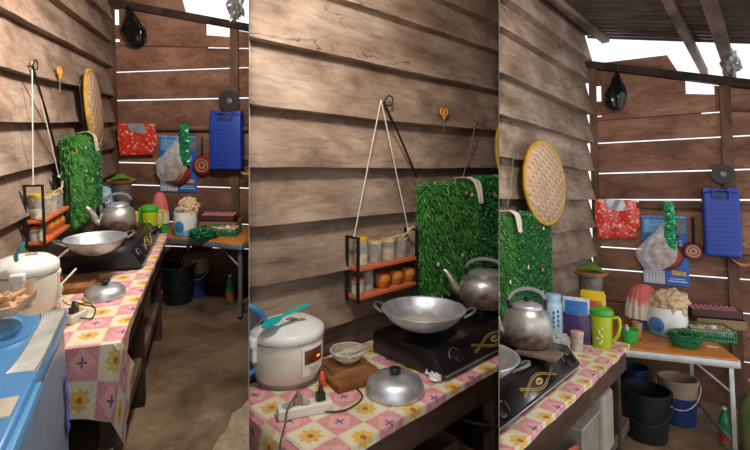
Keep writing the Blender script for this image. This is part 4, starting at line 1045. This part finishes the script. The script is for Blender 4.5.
def covered_tub(u0, u1, vf, vm, vt, lab, lab2, w=1.25):
    c, rr, h = cylt(u0, u1, vf, vm); tub(c, rr * .85, rr, h, '2e5fb4', lab, 'storage_tub', 'tub')
    H = RM.hgt(c, vt) - RZ - h; m = MB(); R1 = rr * w
    cm = MATS.get('pleat')
    if not cm:
        n = NT('pleated_cloth'); x, y, z = n.sep(n.coord()); k = n.ramp(n.math('ADD', n.math('MULTIPLY', z, 5), n.math('MULTIPLY', n.noise(n.mapv(n.coord(), (1, 1, .2)), 34, 2), .6)), [(.56, 'd8cdb8'), (.8, 'd46a6a')]); n.set(k, .85); cm = MATS['pleat'] = n.mat
    m.lathe([(R1, -h * .35), (R1 * 1.0, 0), (R1 * .9, H * .5), (R1 * .62, H * .88), (R1 * .3, H), (0, H)], 72, wob=lambda a, z: 1 + (.07 * math.sin(a * 16)) * max(0, 1 - z / H * .8))
    single('cloth_cover', lab2, 'cloth', m, cm, c + V((0, 0, h + .004)))
def cloth_pot(u0, u1, vf, vm, vt, lab, lab2, sd):
    c, rr, h = cylt(u0, u1, vf, vm); t = thing('rice_cooker', lab, 'rice cooker', c)
    m = MB(); m.lathe([(0, 0), (rr * .82, 0), (rr * .9, h * .1), (rr, h * .55), (rr * .93, h), (rr * .88, h), (0, h * .8)], 44); part(t, 'body', m, WHITE)
    m = MB(); m.lathe([(rr * .83, .0), (rr * .93, .003), (rr * .985, h * .22), (rr * .96, h * .25)], 44); part(t, 'base_band', m, pm('cooker_blue', '6fa0cc', .4), label='light blue band at the bottom')
    a = math.atan2(RM.cam.y - c.y, RM.cam.x - c.x) - .55; m = MB(); m.ball((rr * .93 * math.cos(a), rr * .93 * math.sin(a), h * .42), (rr * .12, rr * .42, h * .27), 20, 12, rot=Matrix.Rotation(a, 3, 'Z'))
    part(t, 'panel', m, pm('cooker_blue2', '3f86bd', .35), label='blue oval front panel')
    H = RM.hgt(c, vt) - RZ - h; R1 = rr * 1.02; m = MB()
    m.ball((0, 0, 0), (1, 1, 1), 72, 40, f=lambda d: 1 + .34 * mn.noise(d * 2.2 + V((sd, 0, 0))) - .3 * abs(mn.noise(d * 4.2 + V((0, sd, 0)))) + .04 * mn.noise(d * 11))
    for i, p in enumerate(m.v): m.v[i] = V((p.x * R1 * .92 + .02, p.y * R1 * .92, p.z * H * .75))
    for i, p in enumerate(m.v):
        if p.z < 0 and p.xy.length > rr * .8: m.v[i] = V((p.x, p.y, p.z * 1.2))
    single('rag', lab2, 'cloth', m, pm('tan_cloth', 'd2b894', .9, var=.1, bump=.4), c + V((0, 0, h + H * .28)))
covered_tub(154, 167, 233, 219, 193, 'blue tub under a pleated cloth, left picture', 'red and white pleated cloth over the blue tub, left picture', 1.35)
cloth_pot(173, 198, 237, 211, 198, 'white cooker with blue panel under a tan rag, left picture', 'crumpled tan rag heaped on the white cooker, left picture', 3)
def egg_tray(c, rz, s, lab, grp):
    t = box_thing('egg_tray', lab, 'tray', c, s, rz, '4a2a26')
    q = Matrix.Rotation(rz, 3, 'Z'); nx = 9
    for i in range(nx):
        for j in range(3):
            m = MB(); m.ball((0, 0, 0), (s[0] / nx * .46, s[1] / 3.4 * .46, .022), 12, 8)
            single('egg', 'small pinkish egg in the dark tray, ' + grp, 'egg', m, pm('pink_egg', 'b9777a', .6, var=.1), V(c) + q @ V(((i + .5) / nx - .5, 0, 0)) * s[0] * .95 + q @ V((0, (j - 1) * s[1] / 3.4, s[2] - .012 + .006 * (j - 1))), rz, 'eggs in the dark tray, ' + grp)
ca = -R(r.skew)
tw = lambda u0, u1, v: (r.on(u1, v, 2, RZ) - r.on(u0, v, 2, RZ)).length
p = tt_(220, 226); box_thing('cardboard_box', 'low brown cardboard box under the egg tray, left picture', 'box', p, (tw(200, 240, 226), .16, .055), ca, '8f6d4a')
egg_tray(p + V((-.01, 0, .058)), ca, (tw(203, 238, 226), .14, .05), 'dark tray of pinkish eggs at the back of the table, left picture', 'left picture')
c, rr, h = cylt(188, 217, 242, 231); colander(c, rr, h, 'round green mesh basket of leafy greens, left picture'); greens(c + V((0, 0, h * .45)), rr * .95, .055, 'leafy greens heaped in the round basket, left picture', 4)
def veg_basket(c, rz, s, lab, pic):
    t = thing('green_basket', lab, 'basket', c, rz); G = pm('green_plastic', '1f7a50', .35, var=.05); w, d, h = s; m = MB()
    m.box((0, 0, .004), (w, d, .006)); part(t, 'bottom', m, G)
    m = MB()
    for z in (.01, h * .5, h - .004):
        for (a, b, e) in (((0, -d / 2), (w, .005), z), ((0, d / 2), (w, .005), z), ((-w / 2, 0), (.005, d), z), ((w / 2, 0), (.005, d), z)): m.box((a[0], a[1], e), (b[0], b[1], .010 if z > h * .8 else .005))
    for i in range(18):
        x = (i / 17 - .5) * w
        for y in (-d / 2, d / 2): m.box((x, y, h / 2), (.005, .004, h))
    for i in range(8):
        y = (i / 7 - .5) * d
        for x in (-w / 2, w / 2): m.box((x, y, h / 2), (.004, .005, h))
    part(t, 'lattice', m, G)
    q = Matrix.Rotation(rz, 3, 'Z'); rg = random.Random(7); cols = [('c9b79a', 'brown shelled'), ('ddd6c6', 'white'), ('b7866a', 'reddish')]
    for i in range(7):
        for j in range(3):
            k = cols[rg.randrange(3)]; m = MB(); e = rg.uniform(.018, .024); m.ball((0, 0, 0), (e, e, e * 1.2), 14, 9, rot=Matrix.Rotation(rg.uniform(0, 3), 3, 'X'))
            single('shallot', 'small round shallots and eggs loose in the square green basket, ' + pic, 'vegetable', m, pm('onion_' + k[0], k[0], .45), V(c) + q @ V(((i - 3) * w / 7.6, (j - 1) * d / 3.6, h * .55 + .02 * rg.random())), 0, 'shallots in the square green basket, ' + pic)
p = tt_(224, 234); veg_basket(p, ca, (tw(209, 239, 234), .17, .06), 'rectangular green basket of shallots, left picture', 'left picture')
c, rr, h = cylt(160, 169, 235, 226); tub(c, rr * .8, rr, h, '35a84a', 'bright green cup at the near corner of the table, left picture', 'cup', 'cup')
# back wall
packets(117, 123, 156, 156); calendar(160, 137, 197, 192, 177); plastic_bag(153, 139, 184, 181, 'e', .4, 'clear plastic bag hanging over the calendar, left picture', .8, .09)
sachets(180, 124, 190, 165); fryingpan(177, 172, 164, 191, 150, .5, 'larger red frying pan half hidden by the bag, left picture'); fryingpan(203, 165, 192, 213, 137, 0.02, 'small red frying pan hanging free beside the jerrycan, left picture')
jerrycan(212, 111, 243, 169); sawblade(229, 101, 218, 240); wire_hangers(236, 158, 256, 176)
plastic_bag(125, 6, 148, 47, '1', 1, 'black plastic bag knotted at the corner beam, left picture', .2, .1, 'bin_bag', True)
m = MB(); P = [r.bw(u, v, -.03) for u, v in ((118, 5), (118, -14), (178, -14), (186, 14))]
m.add([r.bp(b, z, -.03) for b, z in P] + [r.bp(b, z, -.045) for b, z in P], [(0, 1, 2, 3), (7, 6, 5, 4), (0, 4, 5, 1), (1, 5, 6, 2), (2, 6, 7, 3), (3, 7, 4, 0)], 0, .55); struct('trim_34', m, W_BACK)
b_, z_ = r.bw(236, 2, .02); crumple(r.bp(b_, z_, .04), (.06, .05, .16), '6a6a66', 'grey plastic sheet hanging off the post top, left picture', 'plastic_wrap', 'wrapping', mat=pm('grey_sheet', '8a8a88', .25, .2, var=.2), seed=6, amp=.8)
m = MB(); P = [at(u, v, .0) for u, v in ((210, 455), (218, 440), (228, 428), (232, 414), (242, 408), (252, 396), (262, 470), (214, 480))]
m.add([(p.x, p.y, .0) for p in P] + [(p.x, p.y, .004) for p in P], [tuple(range(8, 16))] + [(i, (i + 1) % 8, 8 + (i + 1) % 8, 8 + i) for i in range(8)]); struct('floor_patch', m, pm('pale_cement', '9d8a72', .9, var=.15, vs=20, bump=.4))
# floor things
c, rr = r.put(160, 197, 307, .0); bucket(c, rr * .8, rr, r.hgt(c, 264), '17181c', None, 'large black bucket under the table, left picture', '17181c')
c, rr = r.put(184, 210, 299, .0); bucket(c, rr * .82, rr * 1.02, r.hgt(c, 256), 'a08a72', '24386e', 'tan and dark blue bucket behind the black one, left picture')
c, rr = r.put(148, 166, 297, .0); bucket(c, rr * .9, rr * 1.1, r.hgt(c, 255), '1c2c55', None, 'navy tub behind the black bucket, left picture', '1c2c55')
c = r.on(230, 302, 2, 0); bottle(c, .24, 'green soda bottle with red label by the table leg, left picture')
def shelf_bowl(u0, u1, vf, lab, z=.248, col='20201f'):
    c, rr = RM.put(u0, u1, vf, z); t = thing('black_basin', lab, 'basin', (c.x, c.y, z)); m = MB(); m.lathe([(0, 0), (rr * .6, 0), (rr * .9, .06), (rr, .085), (rr * 1.05, .088), (rr * .96, .08), (rr * .85, .055), (rr * .56, .008), (0, .008)], 40); part(t, 'bowl', m, pm('basin_' + col, col, .4))
c = r.on(137, 330, 0, .42); box_thing('cardboard_box', 'open brown cardboard box on the lower shelf, left picture', 'box', (.40, -1.95, .248), (.22, .3, .19), 0, '7d5a40')
t = thing('black_basin', 'black basin resting on the cardboard box under the counter, left picture', 'basin', (.40, -1.96, .44)); m = MB(); m.lathe([(0, 0), (.08, 0), (.13, .05), (.15, .06), (.145, .066), (.12, .05), (.07, .008), (0, .008)], 36); part(t, 'bowl', m, pm('basin_20201f', '20201f', .4))
def canister(c, w, d, h, lab, col, name='plastic_canister'):
    t = thing(name, lab, 'canister', c); m = MB(); m.box((0, 0, h * .46), (w, d, h * .92)); part(t, 'body', m, pm('canister_' + col, col, .4, var=.1), bevel=.03, seg=4)
    m = MB(); m.lathe([(0, h * .9), (w * .2, h * .9), (w * .2, h), (0, h)], 20); part(t, 'cap', m, pm('canister_cap', '8b8276', .5))
canister((.45, -1.62, .248), .15, .13, .3, 'whitish plastic canister on the lower shelf, left picture', 'a79c8c')

# ================================================================== middle picture
furnish_common(2); r = RM; S2 = 'middle picture'
shell(-3.35, [], None, [], None)
counter(-2.84, -.9, .3)
stove((.37, -1.87, .7555), .74)
wc, wr = r.put(383, 465, 325, .958); wc.z = .882
wok(wc, wr, .085, 'wide aluminium wok on the near burner, middle picture', 'cloudy water in the wok, middle picture', R(-6))
c, rr, h = cyl(366, 424, 406, 371, .757); pan_lid(c, rr, max(.06, h * .88), 'domed aluminium pan lid on the flowered cloth, middle picture')
kc, kr = r.put(459, 512, 312, .882); kettle(kc, kr, .145, R(205), 'sooty aluminium kettle cut by the edge of the middle picture')
cc, cr, ch = cyl(250, 323, 393, 318, .757)
az = math.atan2(r.cam.y - cc.y, r.cam.x - cc.x)
rice_cooker(cc, cr, ch, az + R(42), 'cream rice cooker with lit amber window, middle picture')
zt_ = .757 + ch
p = r.on(262, 328, 2, zt_ + .01); q = r.on(308, 305, 2, zt_ + .055); rice_spoon(p, q, .004, 'turquoise rice paddle lying across the cooker lid, middle picture')
rack_set((1.115, .99), 1.245, -2.275, -1.9, r.on(381, 100, 0, .075), 'orange shelved wire rack with jars hung by cord, middle picture', S2)
wire_hook((.08, -2.07, 1.86), (.085, -1.84, 1.50), 'dark hanger wire behind the cords, middle picture', '2a211c', .006)
scissors((.08, -1.61, 1.83), .95, 'orange handled scissors hung on the side wall, middle picture')
wire_hook((.08, -1.30, 1.84), (.085, -1.44, 1.5), 'thin grey wire between scissors and basket, middle picture', '8a8680', .003)
grass_mat(-1.84, -1.38, .9, 1.47, .085, 0, 'long bladed artificial grass strip beside the rack, middle picture', 6500, 3)
grass_mat(-1.37, -.95, .9, 1.50, .095, 1, 'small leaved hedge strip behind the kettle, middle picture', 7500, 4)
draped_rag([(.08, -1.47, 1.485), (.135, -1.455, 1.495), (.17, -1.43, 1.47), (.175, -1.40, 1.40), (.172, -1.385, 1.35)], 'white rag draped between the grass mats, middle picture', w=.10)
winnow(V((.13, -.86, 1.63)), .30, R(6), R(0), 'round woven basket cut by the edge of the middle picture')
# blue sieve
t = thing('blue_sieve', 'blue rimmed grey mesh sieve against the wall, cut by the edge of the middle picture', 'sieve', (.10, -2.82, .93), rot=Matrix.Rotation(R(84), 3, 'Y'))
m = MB(); m.tube(arc((0, 0, 0), .125, 0, 2 * math.pi, 48)[:-1], .011, 8, True); part(t, 'rim', m, pm('sieve_blue', '3f86c4', .35))
m = MB(); m.lathe([(.122, 0), (.1, -.03), (.05, -.045), (0, -.048)], 40); part(t, 'mesh', m, pm('sieve_mesh', '707880', .5, .5, var=.25, vs=120, bump=.5, bs=300))
m = MB()
for i in range(12):
    a = math.pi * 2 * i / 12; m.tube([(.02 * math.cos(a), .02 * math.sin(a), .003), (.118 * math.cos(a), .118 * math.sin(a), .003)], .0016, 4)
part(t, 'mesh_ribs', m, pm('sieve_wire', '8f989e', .4, .6))
b0 = at(349, 375, .757); chopping_board(V((b0.x - .01, b0.y, .7565)), R(-12), (.24, .2), 'brown chopping board under the glass bowl, middle picture')
c, rr, h = cyl(330, 366, 369, 349, .785); c2 = c
t = thing('glass_bowl', 'ribbed clear glass bowl on the chopping board, middle picture', 'bowl', (c.x, c.y, .784)); m = MB()
m.lathe([(0, 0), (rr * .5, 0), (rr * .55, .006), (rr * .9, h * .6), (rr, h), (rr * .97, h), (rr * .85, h * .6), (rr * .5, .01), (0, .01)], 48, wob=lambda a, z: 1 + .03 * math.cos(a * 16) * (z > .01)); part(t, 'bowl', m, clearmat('glassware', 'd4d2c0', .3, .05))
m = MB(); m.tube(arc((0, 0, h), rr * .985, 0, 2 * math.pi, 40)[:-1], .0022, 6, True); part(t, 'rim', m, clearmat('glass_rim', 'eceadf', .7, .05))
m = MB(); m.lathe([(0, .008), (rr * .5, .008), (rr * .68, h * .3), (0, h * .3)], 32); single('sauce', 'pale creamy liquid in the glass bowl, middle picture', 'liquid', m, pm('pale_sauce', 'b9ad84', .2), (c.x, c.y, .784), kind='stuff')
m = MB(); q = at(371, 345, .87); s0 = V((c.x, c.y, .80)); m.tube([s0, s0.lerp(q, .4), V((q.x, q.y, .865))], .0035, 6); m.ball(s0, (.018, .013, .005), 14, 8)
single('metal_spoon', 'metal spoon resting in the glass bowl, middle picture', 'spoon', m, ALU)
p0, p1 = at(277, 419), at(331, 408); sc_, sa_ = strip(p0, p1, 'cream power strip in front of the rice cooker, middle picture')
dv = V((math.cos(sa_), math.sin(sa_), 0)); L_ = (p1 - p0).length
pa = V((sc_.x, sc_.y, .791)) - dv * L_ * .12; pb = V((sc_.x, sc_.y, .791)) + dv * L_ * .3
plug(pa, sa_, '8b7566', 'brown plug in the middle of the power strip, middle picture'); plug(pb, sa_, '26221f', 'black plug at the far end of the power strip, middle picture')
cable([pb + V((0, 0, .04)), at(318, 374, .86), at(324, 366, .82), at(340, 382, .765), at(356, 388, .76), at(362, 398, .76), at(345, 410, .76), at(322, 411, .762), at(315, 403, .775), at(320, 393, .80), pb + V((0, 0, .042))], 'brown cable looped on the cloth from the black plug, middle picture', '4a3226', .0026)
cable([pa + V((0, 0, .04)), at(288, 408, .80), at(285, 425, .765), at(281, 440, .76), at(280, 452, .758)], 'grey cable falling off the near end of the counter, middle picture', '5a4a40', .003)
m = MB(); m.ball((0, 0, .03), (.012, .012, .03), 12, 8); single('orange_connector', 'small orange plug cap beside the cooker, middle picture', 'plug', m, pm('orange_plastic2', 'd8562a', .4), pb + V((-.02, .02, .02)))
p = at(436, 380, .757); crumple(p + V((0, 0, .012)), (.026, .02, .014), 'd9d6cf', 'crumpled white tissue at the corner of the stove, middle picture', 'tissue', 'tissue', seed=4, amp=.6)
p = at(427, 376, .757); crumple(p + V((0, .01, .012)), (.014, .012, .012), 'cfd3d6', 'small wad of foil beside the tissue, middle picture', 'foil_wad', 'foil', seed=9, amp=.6)
t = thing('black_basin', 'large black basin on the lower shelf, middle picture', 'basin', (.42, -1.75, .34)); m = MB(); m.lathe([(0, 0), (.12, 0), (.2, .1), (.21, .13), (.2, .13), (.11, .008), (0, .008)], 44); part(t, 'bowl', m, pm('basin_20201f', '20201f', .4)); m = MB(); m.tube(arc((0, 0, .13), .208, 0, 2 * math.pi, 44)[:-1], .006, 6, True); part(t, 'rim', m, pm('basin_rim', '3a3a3a', .3))
box_thing('cardboard_box', 'brown cardboard box under the stove on the lower shelf, middle picture', 'box', (.45, -1.75, .248), (.26, .34, .088), 0, '8f6446')
box_thing('cardboard_box', 'tall carton standing under the counter near the lid, middle picture', 'box', (.43, -2.25, .248), (.24, .26, .25), 0, '5c4433')

# ================================================================== right picture
furnish_common(3); r = RM; S3 = 'right picture'
zbf = shell(-3.9, SL3, {'open': (.74, .93), 'z0': 2.735, 's': -.275, 'drop': .105}, [(.99, .07, 0, None)], (1.505, 1.50))
counter(-3.6, -1.40, .0001)
stove((.345, -2.42, .7555), .86)
kc, kr = r.put(503, 553, 351, .897); kettle(kc, kr, .16, R(215), 'sooty aluminium kettle on the far burner, right picture')
m = MB(); q = at(546, 352, .90); m.box((0, 0, .0), (.17, .12, .014), r=.3); single('wooden_block', 'thin wooden board under the kettle, right picture', 'board', m, wood('block_timber', '8a7466', '6c5748', '4a382c', crack=False), (q.x - .03, q.y, .889), R(5), bevel=.003)
wc = V((kc.x - .01, kc.y - .50, .882)); wok(wc, .18, .085, 'aluminium wok of which only the rim shows at the edge of the right picture', 'cloudy water in the wok at the edge, right picture', R(-20))
grass_mat(-2.1, -1.78, .86, 1.45, .085, 0, 'long bladed artificial grass strip cut by the edge of the right picture', 4500, 5)
grass_mat(-1.76, -1.27, .93, 1.47, .095, 1, 'small leaved artificial hedge strip beside the basket, right picture', 8500, 6)
draped_rag([(.08, -1.84, 1.47), (.13, -1.83, 1.48), (.17, -1.82, 1.45), (.18, -1.81, 1.36)], 'white rag on the grass mat at the edge, right picture', w=.12)
winnow(r.on(544.5, 183, 0, .14), .262, R(3), R(-5), 'round woven bamboo basket hung on the side wall, right picture')
wire_hook((.08, -1.68, 1.80), (.085, -1.78, 1.5), 'thin grey wire hook beside the basket, right picture', '8a9488', .003)
# rafters
def rafter(u0, v0, u1, v1, w, h, zoff, lab_n, y_end=None):
    a = r.pl(u0, v0, (0, 0, 3.0), (.27, 0, 1)); b = r.pl(u1, v1, (0, 0, 3.0 if y_end is None else 2.93), (.27, 0, 1))
    d = (b - a); L = d.length; d.normalize(); s = V((0, 0, 1)).cross(d).normalized() * w / 2; up = V((0, 0, 1)) * h
    e = a - d * 1.5; m = MB(); m.hexa([e - s, e + s, b + s, b - s, e - s + up, e + s + up, b + s + up, b - s + up], 0, .4)
    struct(lab_n, m, W_RAFT)
rafter(552, 0, 606, 43, .06, .055, 0, 'trim_31'); rafter(666, 0, 705, 76, .05, .06, 0, 'trim_32', 1); rafter(708, 0, 731, 74, .075, .07, 0, 'trim_33', 1)
p = r.pl(731, 66, (0, 0, 2.9), (.27, 0, 1)); crumple(p + V((0, -.03, .0)), (.05, .07, .10), '6a6a66', 'grey plastic sheet wrapped round the rafter end', 'plastic_wrap', 'wrapping', mat=pm('grey_sheet', '8a8a88', .25, .2, var=.2), seed=2, amp=.7)
m = MB(); bl = lambda u, v: r.bw(u, v, -.03)
P = [bl(600, 72), bl(600, 63), bl(667, 55), bl(682, 78)]
m2 = [r.bp(b, z, -.03) for b, z in P] + [r.bp(b, z, -.045) for b, z in P]
m.add(m2, [(0, 1, 2, 3), (7, 6, 5, 4), (0, 4, 5, 1), (1, 5, 6, 2), (2, 6, 7, 3), (3, 7, 4, 0)], 0, .55); struct('trim_34', m, W_BACK)
# counter end group
c, rr, h = cyl(543, 565, 340, 294); thermos(c, rr, h, 'pale blue thermos flask with flower print, right picture', R(0))
c, rr, h = cyl(579, 604, 326, 275); c = c + V((0, 0, 0)); tub(c, rr * .78, rr, h, '6f685f', 'grey see-through tub topped by a leaf tray, right picture', 'storage_tub', 'tub', .75)
leaf_tray(c + V((0, 0, h + .001)), rr * 1.5, 'shallow orange brown tray on the grey tub, right picture', 'folded banana leaf on the tray, right picture')
flat_packet(at(577, 343), .14, .25, R(8), ('4a3a66', [(.66, 1.0, .0, 1.0, 'ccd6e2'), (.62, .92, .08, .92, '3d78c0')]), 'white and blue topped purple packet beside the thermos, right picture')
t = flat_packet(at(594, 344), .13, .29, R(6), ('d9b41f', [(.38, .62, .25, .75, '3f7a2c'), (.0, .3, .0, 1.0, '6d4a24'), (.62, .82, .15, .85, 'c2502c')]), 'tall yellow food packet behind the jug, right picture')
c, rr, h = cyl(591, 614, 350, 307); jug(c, rr, h, R(5), 'yellow green plastic jug with green lid at the counter end, right picture')
c, rr, h = cyl(571, 584, 352, 331); tub(c, rr * .8, rr, h - .012, 'c9c0b4', 'small clear cup with pink lid beside the kettle, right picture', 'cup', 'cup', .6, 'd9a79c')
c, rr, h = cyl(576, 590, 338, 322); tub(c, rr * .8, rr, h - .01, '7d6a58', 'squat brown jar behind the pink lidded cup, right picture', 'cup', 'jar', .7)
p = at(560, 346); crumple(p + V((0, 0, .03)), (.05, .04, .03), 'd8d5cf', 'crumpled clear wrapper behind the kettle, right picture', 'crumpled_wrapper', 'wrapper', mat=clearmat('wrapper', 'dfdbd4', .6, .2), seed=5, amp=.8)
c, rr, h = cyl(541, 577, 363, 350); t = thing('white_plate', 'white plate with dark print at the stove end, right picture', 'plate', (c.x, c.y, .757)); m = MB(); m.lathe([(0, 0), (rr * .6, 0), (rr, .012), (rr * .98, .015), (rr * .6, .004), (0, .004)], 36); part(t, 'dish', m, WHITE)
m = MB(); m.box((0, 0, .0055), (rr * .6, rr * .4, .002)); part(t, 'print', m, pm('grey_ink', '6a7078', .6))
# table
zt = .62; RZ = zt + .003
fl = r.on(618, 348, 2, zt); fr = r.on(743, 361, 2, zt); fl = fl.lerp(fr, -.16)
table(fl, fr, zt, .80, 'orange topped folding table against the back wall, right picture')
ca = math.atan2((fr - fl).y, (fr - fl).x)
tt_ = lambda u, v: r.on(u, v, 2, RZ); tw = lambda u0, u1, v: (r.on(u1, v, 2, RZ) - r.on(u0, v, 2, RZ)).length
covered_tub(634, 654, 330, 312, 285, 'blue tub under a pleated cloth, right picture', 'red and white pleated cloth over the blue tub, right picture', 1.75)
cloth_pot(647, 689, 338, 306, 289, 'white cooker with blue oval panel under a tan rag, right picture', 'crumpled tan rag heaped over the white cooker, right picture', 11)
p = tt_(717, 326); box_thing('cardboard_box', 'low brown cardboard box under the egg tray, right picture', 'box', p, (tw(698, 738, 326), .2, .07), ca, '8f6d4a')
egg_tray(p + V((-.02, .0, .073)), ca, (tw(696, 737, 326), .16, .055), 'dark tray of pinkish eggs at the back of the table, right picture', 'right picture')
c, rr, h = cylt(668, 704, 350, 334); colander(c, rr, h, 'round green mesh basket of leafy greens, right picture'); greens(c + V((0, 0, h * .4)), rr * .98, .07, 'leafy greens heaped in the round basket, right picture', 8)
p = tt_(708, 337); veg_basket(p, ca, (tw(692, 728, 338), .2, .075), 'rectangular green basket of shallots, right picture', 'right picture')
p = tt_(712, 347); m = MB(); m.box((0, 0, .002), (.06, .02, .003)); single('white_slip', 'small white slip lying at the table front, right picture', 'paper', m, WHITE, p, ca)
c, rr, h = cylt(620, 639, 344, 329); tub(c, rr * .8, rr, h, '35a84a', 'bright green cup at the counter corner, right picture', 'cup', 'cup')
c, rr, h = cylt(632, 643, 338, 322); tub(c, rr * .8, rr, h, 'b58a5c', 'small tan cup behind the green one, right picture', 'cup', 'cup')
m = MB(); m.ball((0, 0, .05), (.012, .03, .06), 16, 12); single('rice_scoop', 'white plastic scoop standing by the green cup, right picture', 'scoop', m, WHITE, tt_(627, 341), R(30))
cable([tt_(646, 331), tt_(640, 336), tt_(645, 343), tt_(655, 341), tt_(660, 337)], 'grey cable beside the white cooker, right picture', '77706a', .003)
# back wall
packets(593, 199, 637, 239); calendar(643, 217, 689, 285, 268); plastic_bag(634, 221, 673, 271, 'e', .4, 'clear plastic bag hanging over the calendar, right picture', .85, .09)
sachets(665, 201, 677, 250); fryingpan(666, 255, 649, 684, 232, .5, 'larger red frying pan half hidden by the bag, right picture'); fryingpan(693, 251, 683, 705, 217, .02, 'small red frying pan hanging free beside the jerrycan, right picture')
jerrycan(704, 188, 741, 256); sawblade(723, 174, 711, 736); wire_hangers(731, 245, 757, 268)
plastic_bag(605, 70, 627, 110, '1', 1, 'black plastic bag knotted at the corner beam, right picture', .6, .1, 'bin_bag', True)
# under the table
c, rr = r.put(622, 673, 447, .0); bucket(c, rr * .8, rr, r.hgt(c, 388), '17181c', None, 'large black bucket under the table, right picture', '17181c')
c, rr = r.put(661, 699, 428, .0); bucket(c, rr * .86, rr * 1.05, r.hgt(c, 377), 'a89178', '24386e', 'tan and dark blue bucket behind the black one, right picture')
c, rr = r.put(618, 650, 420, .0); c += V((-.02, .12, 0)); bucket(c, rr * .9, rr, r.hgt(c, 366), '1c2c55', None, 'navy tub behind the black bucket, right picture', '1c2c55')
c = r.on(726, 446, 2, 0); bottle(c, .24, 'green soda bottle with red label by the table leg, right picture')
c, rr = r.put(741, 790, 465, 0); t = thing('gas_cylinder', 'olive green gas cylinder at the edge of the right picture', 'gas cylinder', c); Hc = r.hgt(c, 392)
m = MB(); m.lathe([(0, 0), (rr * .8, 0), (rr * .95, .03), (rr, .08), (rr, Hc * .7), (rr * .9, Hc * .85), (rr * .5, Hc * .97), (0, Hc)], 36); part(t, 'body', m, pm('olive_paint', '6f7a45', .45, var=.1), smooth=60)
m = MB(); m.lathe([(rr * .5, Hc * .9), (rr * .52, Hc * 1.15), (rr * .48, Hc * 1.15), (rr * .46, Hc * .9)], 30); part(t, 'collar', m, pm('pink_collar', 'b58a88', .5, var=.2))
# under the counter
canister((.49, -1.62, .248), .15, .17, .33, 'whitish plastic canister at the far end of the lower shelf, right picture', 'a79c8c')
t = box_thing('clear_storage_box', 'clear storage box on the lower shelf beside the canister, right picture', 'box', (.47, -1.9, .248), (.17, .26, .25), 0, '8b8074')
m = MB(); m.box((0, 0, .252), (.18, .27, .014)); part(t, 'lid', m, pm('tub_lid_grey', 'a79e92', .4), bevel=.004)
flat_packet((.535, -2.1, .248), .12, .2, R(80), ('b0502c', [(.3, .7, .2, .8, 'd9a060')]), 'orange printed packet on the lower shelf, right picture')

# ================================================================== seams between the three pictures, camera, light
K1, K2 = (249 - CX) / F, (499 - CX) / F
PL = {1: [(V((1, -K1, 0)), -1)], 2: [(V((1, -K1, 0)), 1), (V((1, -K2, 0)), -1)], 3: [(V((1, -K2, 0)), 1)]}
bpy.context.view_layer.update()
GAP = .0009
dead = []
for o, rm in BUILT:
    if o.type != 'MESH': continue
    W = o.matrix_world; Wi = W.inverted(); pts = [W @ v.co for v in o.data.vertices]
    if not pts: dead.append(o); continue
    for n, side in PL[rm.k]:
        n = n.normalized() * side                         # keep the part where n.p > GAP
        ds = [n.dot(W @ v.co) - GAP for v in o.data.vertices]
        if not ds or max(ds) <= 0: dead.append(o); break
        if min(ds) >= 0: continue
        loose = o.name.startswith(('blades', 'leafy')) or (o.get('kind') == 'structure' and o.name.startswith('ceiling'))
        bm = bmesh.new(); bm.from_mesh(o.data)
        co = Wi @ (n * GAP); no = (W.to_3x3().transposed() @ n).normalized()
        res = bmesh.ops.bisect_plane(bm, geom=bm.verts[:] + bm.edges[:] + bm.faces[:], plane_co=co, plane_no=no, clear_inner=True)
        if not loose:
            ed = [e for e in res['geom_cut'] if isinstance(e, bmesh.types.BMEdge) and e.is_valid and len(e.link_faces) == 1]
            if ed:
                try: bmesh.ops.holes_fill(bm, edges=ed, sides=0)
                except Exception: pass
        bm.to_mesh(o.data); bm.free()
        if not o.data.polygons: dead.append(o); break
for o in set(dead): bpy.data.objects.remove(o, do_unlink=True)
for o in [o for o in COL.objects if o.type == 'EMPTY' and not o.children]: bpy.data.objects.remove(o, do_unlink=True)

RM = None
for i, K in enumerate((K1, K2)):      # thin boards added edge-on to stop light crossing between the rooms
    d = V((K, 1, 0)).normalized(); s = V((d.y, -d.x, 0)) * .0006; m = MB()
    a, b = d * 1.0, d * 8.0
    m.hexa([a - s + V((0, 0, -3)), a + s + V((0, 0, -3)), b + s + V((0, 0, -3)), b - s + V((0, 0, -3)), a - s + V((0, 0, 3)), a + s + V((0, 0, 3)), b + s + V((0, 0, 3)), b - s + V((0, 0, 3))])
    o = bpy.data.objects.new('light_stop_left' if i == 0 else 'light_stop_right', m.build('partition', pm('partition_board', '8a7a6c', .9))); COL.objects.link(o); o['kind'] = 'structure'

cam = bpy.data.cameras.new('camera'); co = bpy.data.objects.new('camera', cam); COL.objects.link(co)
cam.sensor_width = 36; cam.lens = F / 750 * 36; cam.shift_y = -(225 - CY) / 750; cam.clip_start = .02
co.rotation_euler = (R(90), 0, 0); SC.camera = co
w = bpy.data.worlds.new('daylight'); SC.world = w; w.use_nodes = True
bg = w.node_tree.nodes['Background']; bg.inputs[0].default_value = (.93, .96, 1, 1); bg.inputs[1].default_value = WORLD
def lamp(u, v, dist, e, size, col=(1, .945, .88)):       # an unseen point light added to brighten one of the rooms
    l = bpy.data.lights.new('fill_lamp', 'POINT'); l.energy = e; l.color = col; l.shadow_soft_size = size
    o = bpy.data.objects.new('fill_lamp', l); COL.objects.link(o); o.location = ((u - CX) / F * dist, dist, -(v - CY) / F * dist)
for a in FILL_LAMPS: lamp(*a)
vs = SC.view_settings; vs.view_transform = 'Standard'; vs.look = 'None'; vs.gamma = 1; vs.use_curve_mapping = False; vs.exposure = EXPO
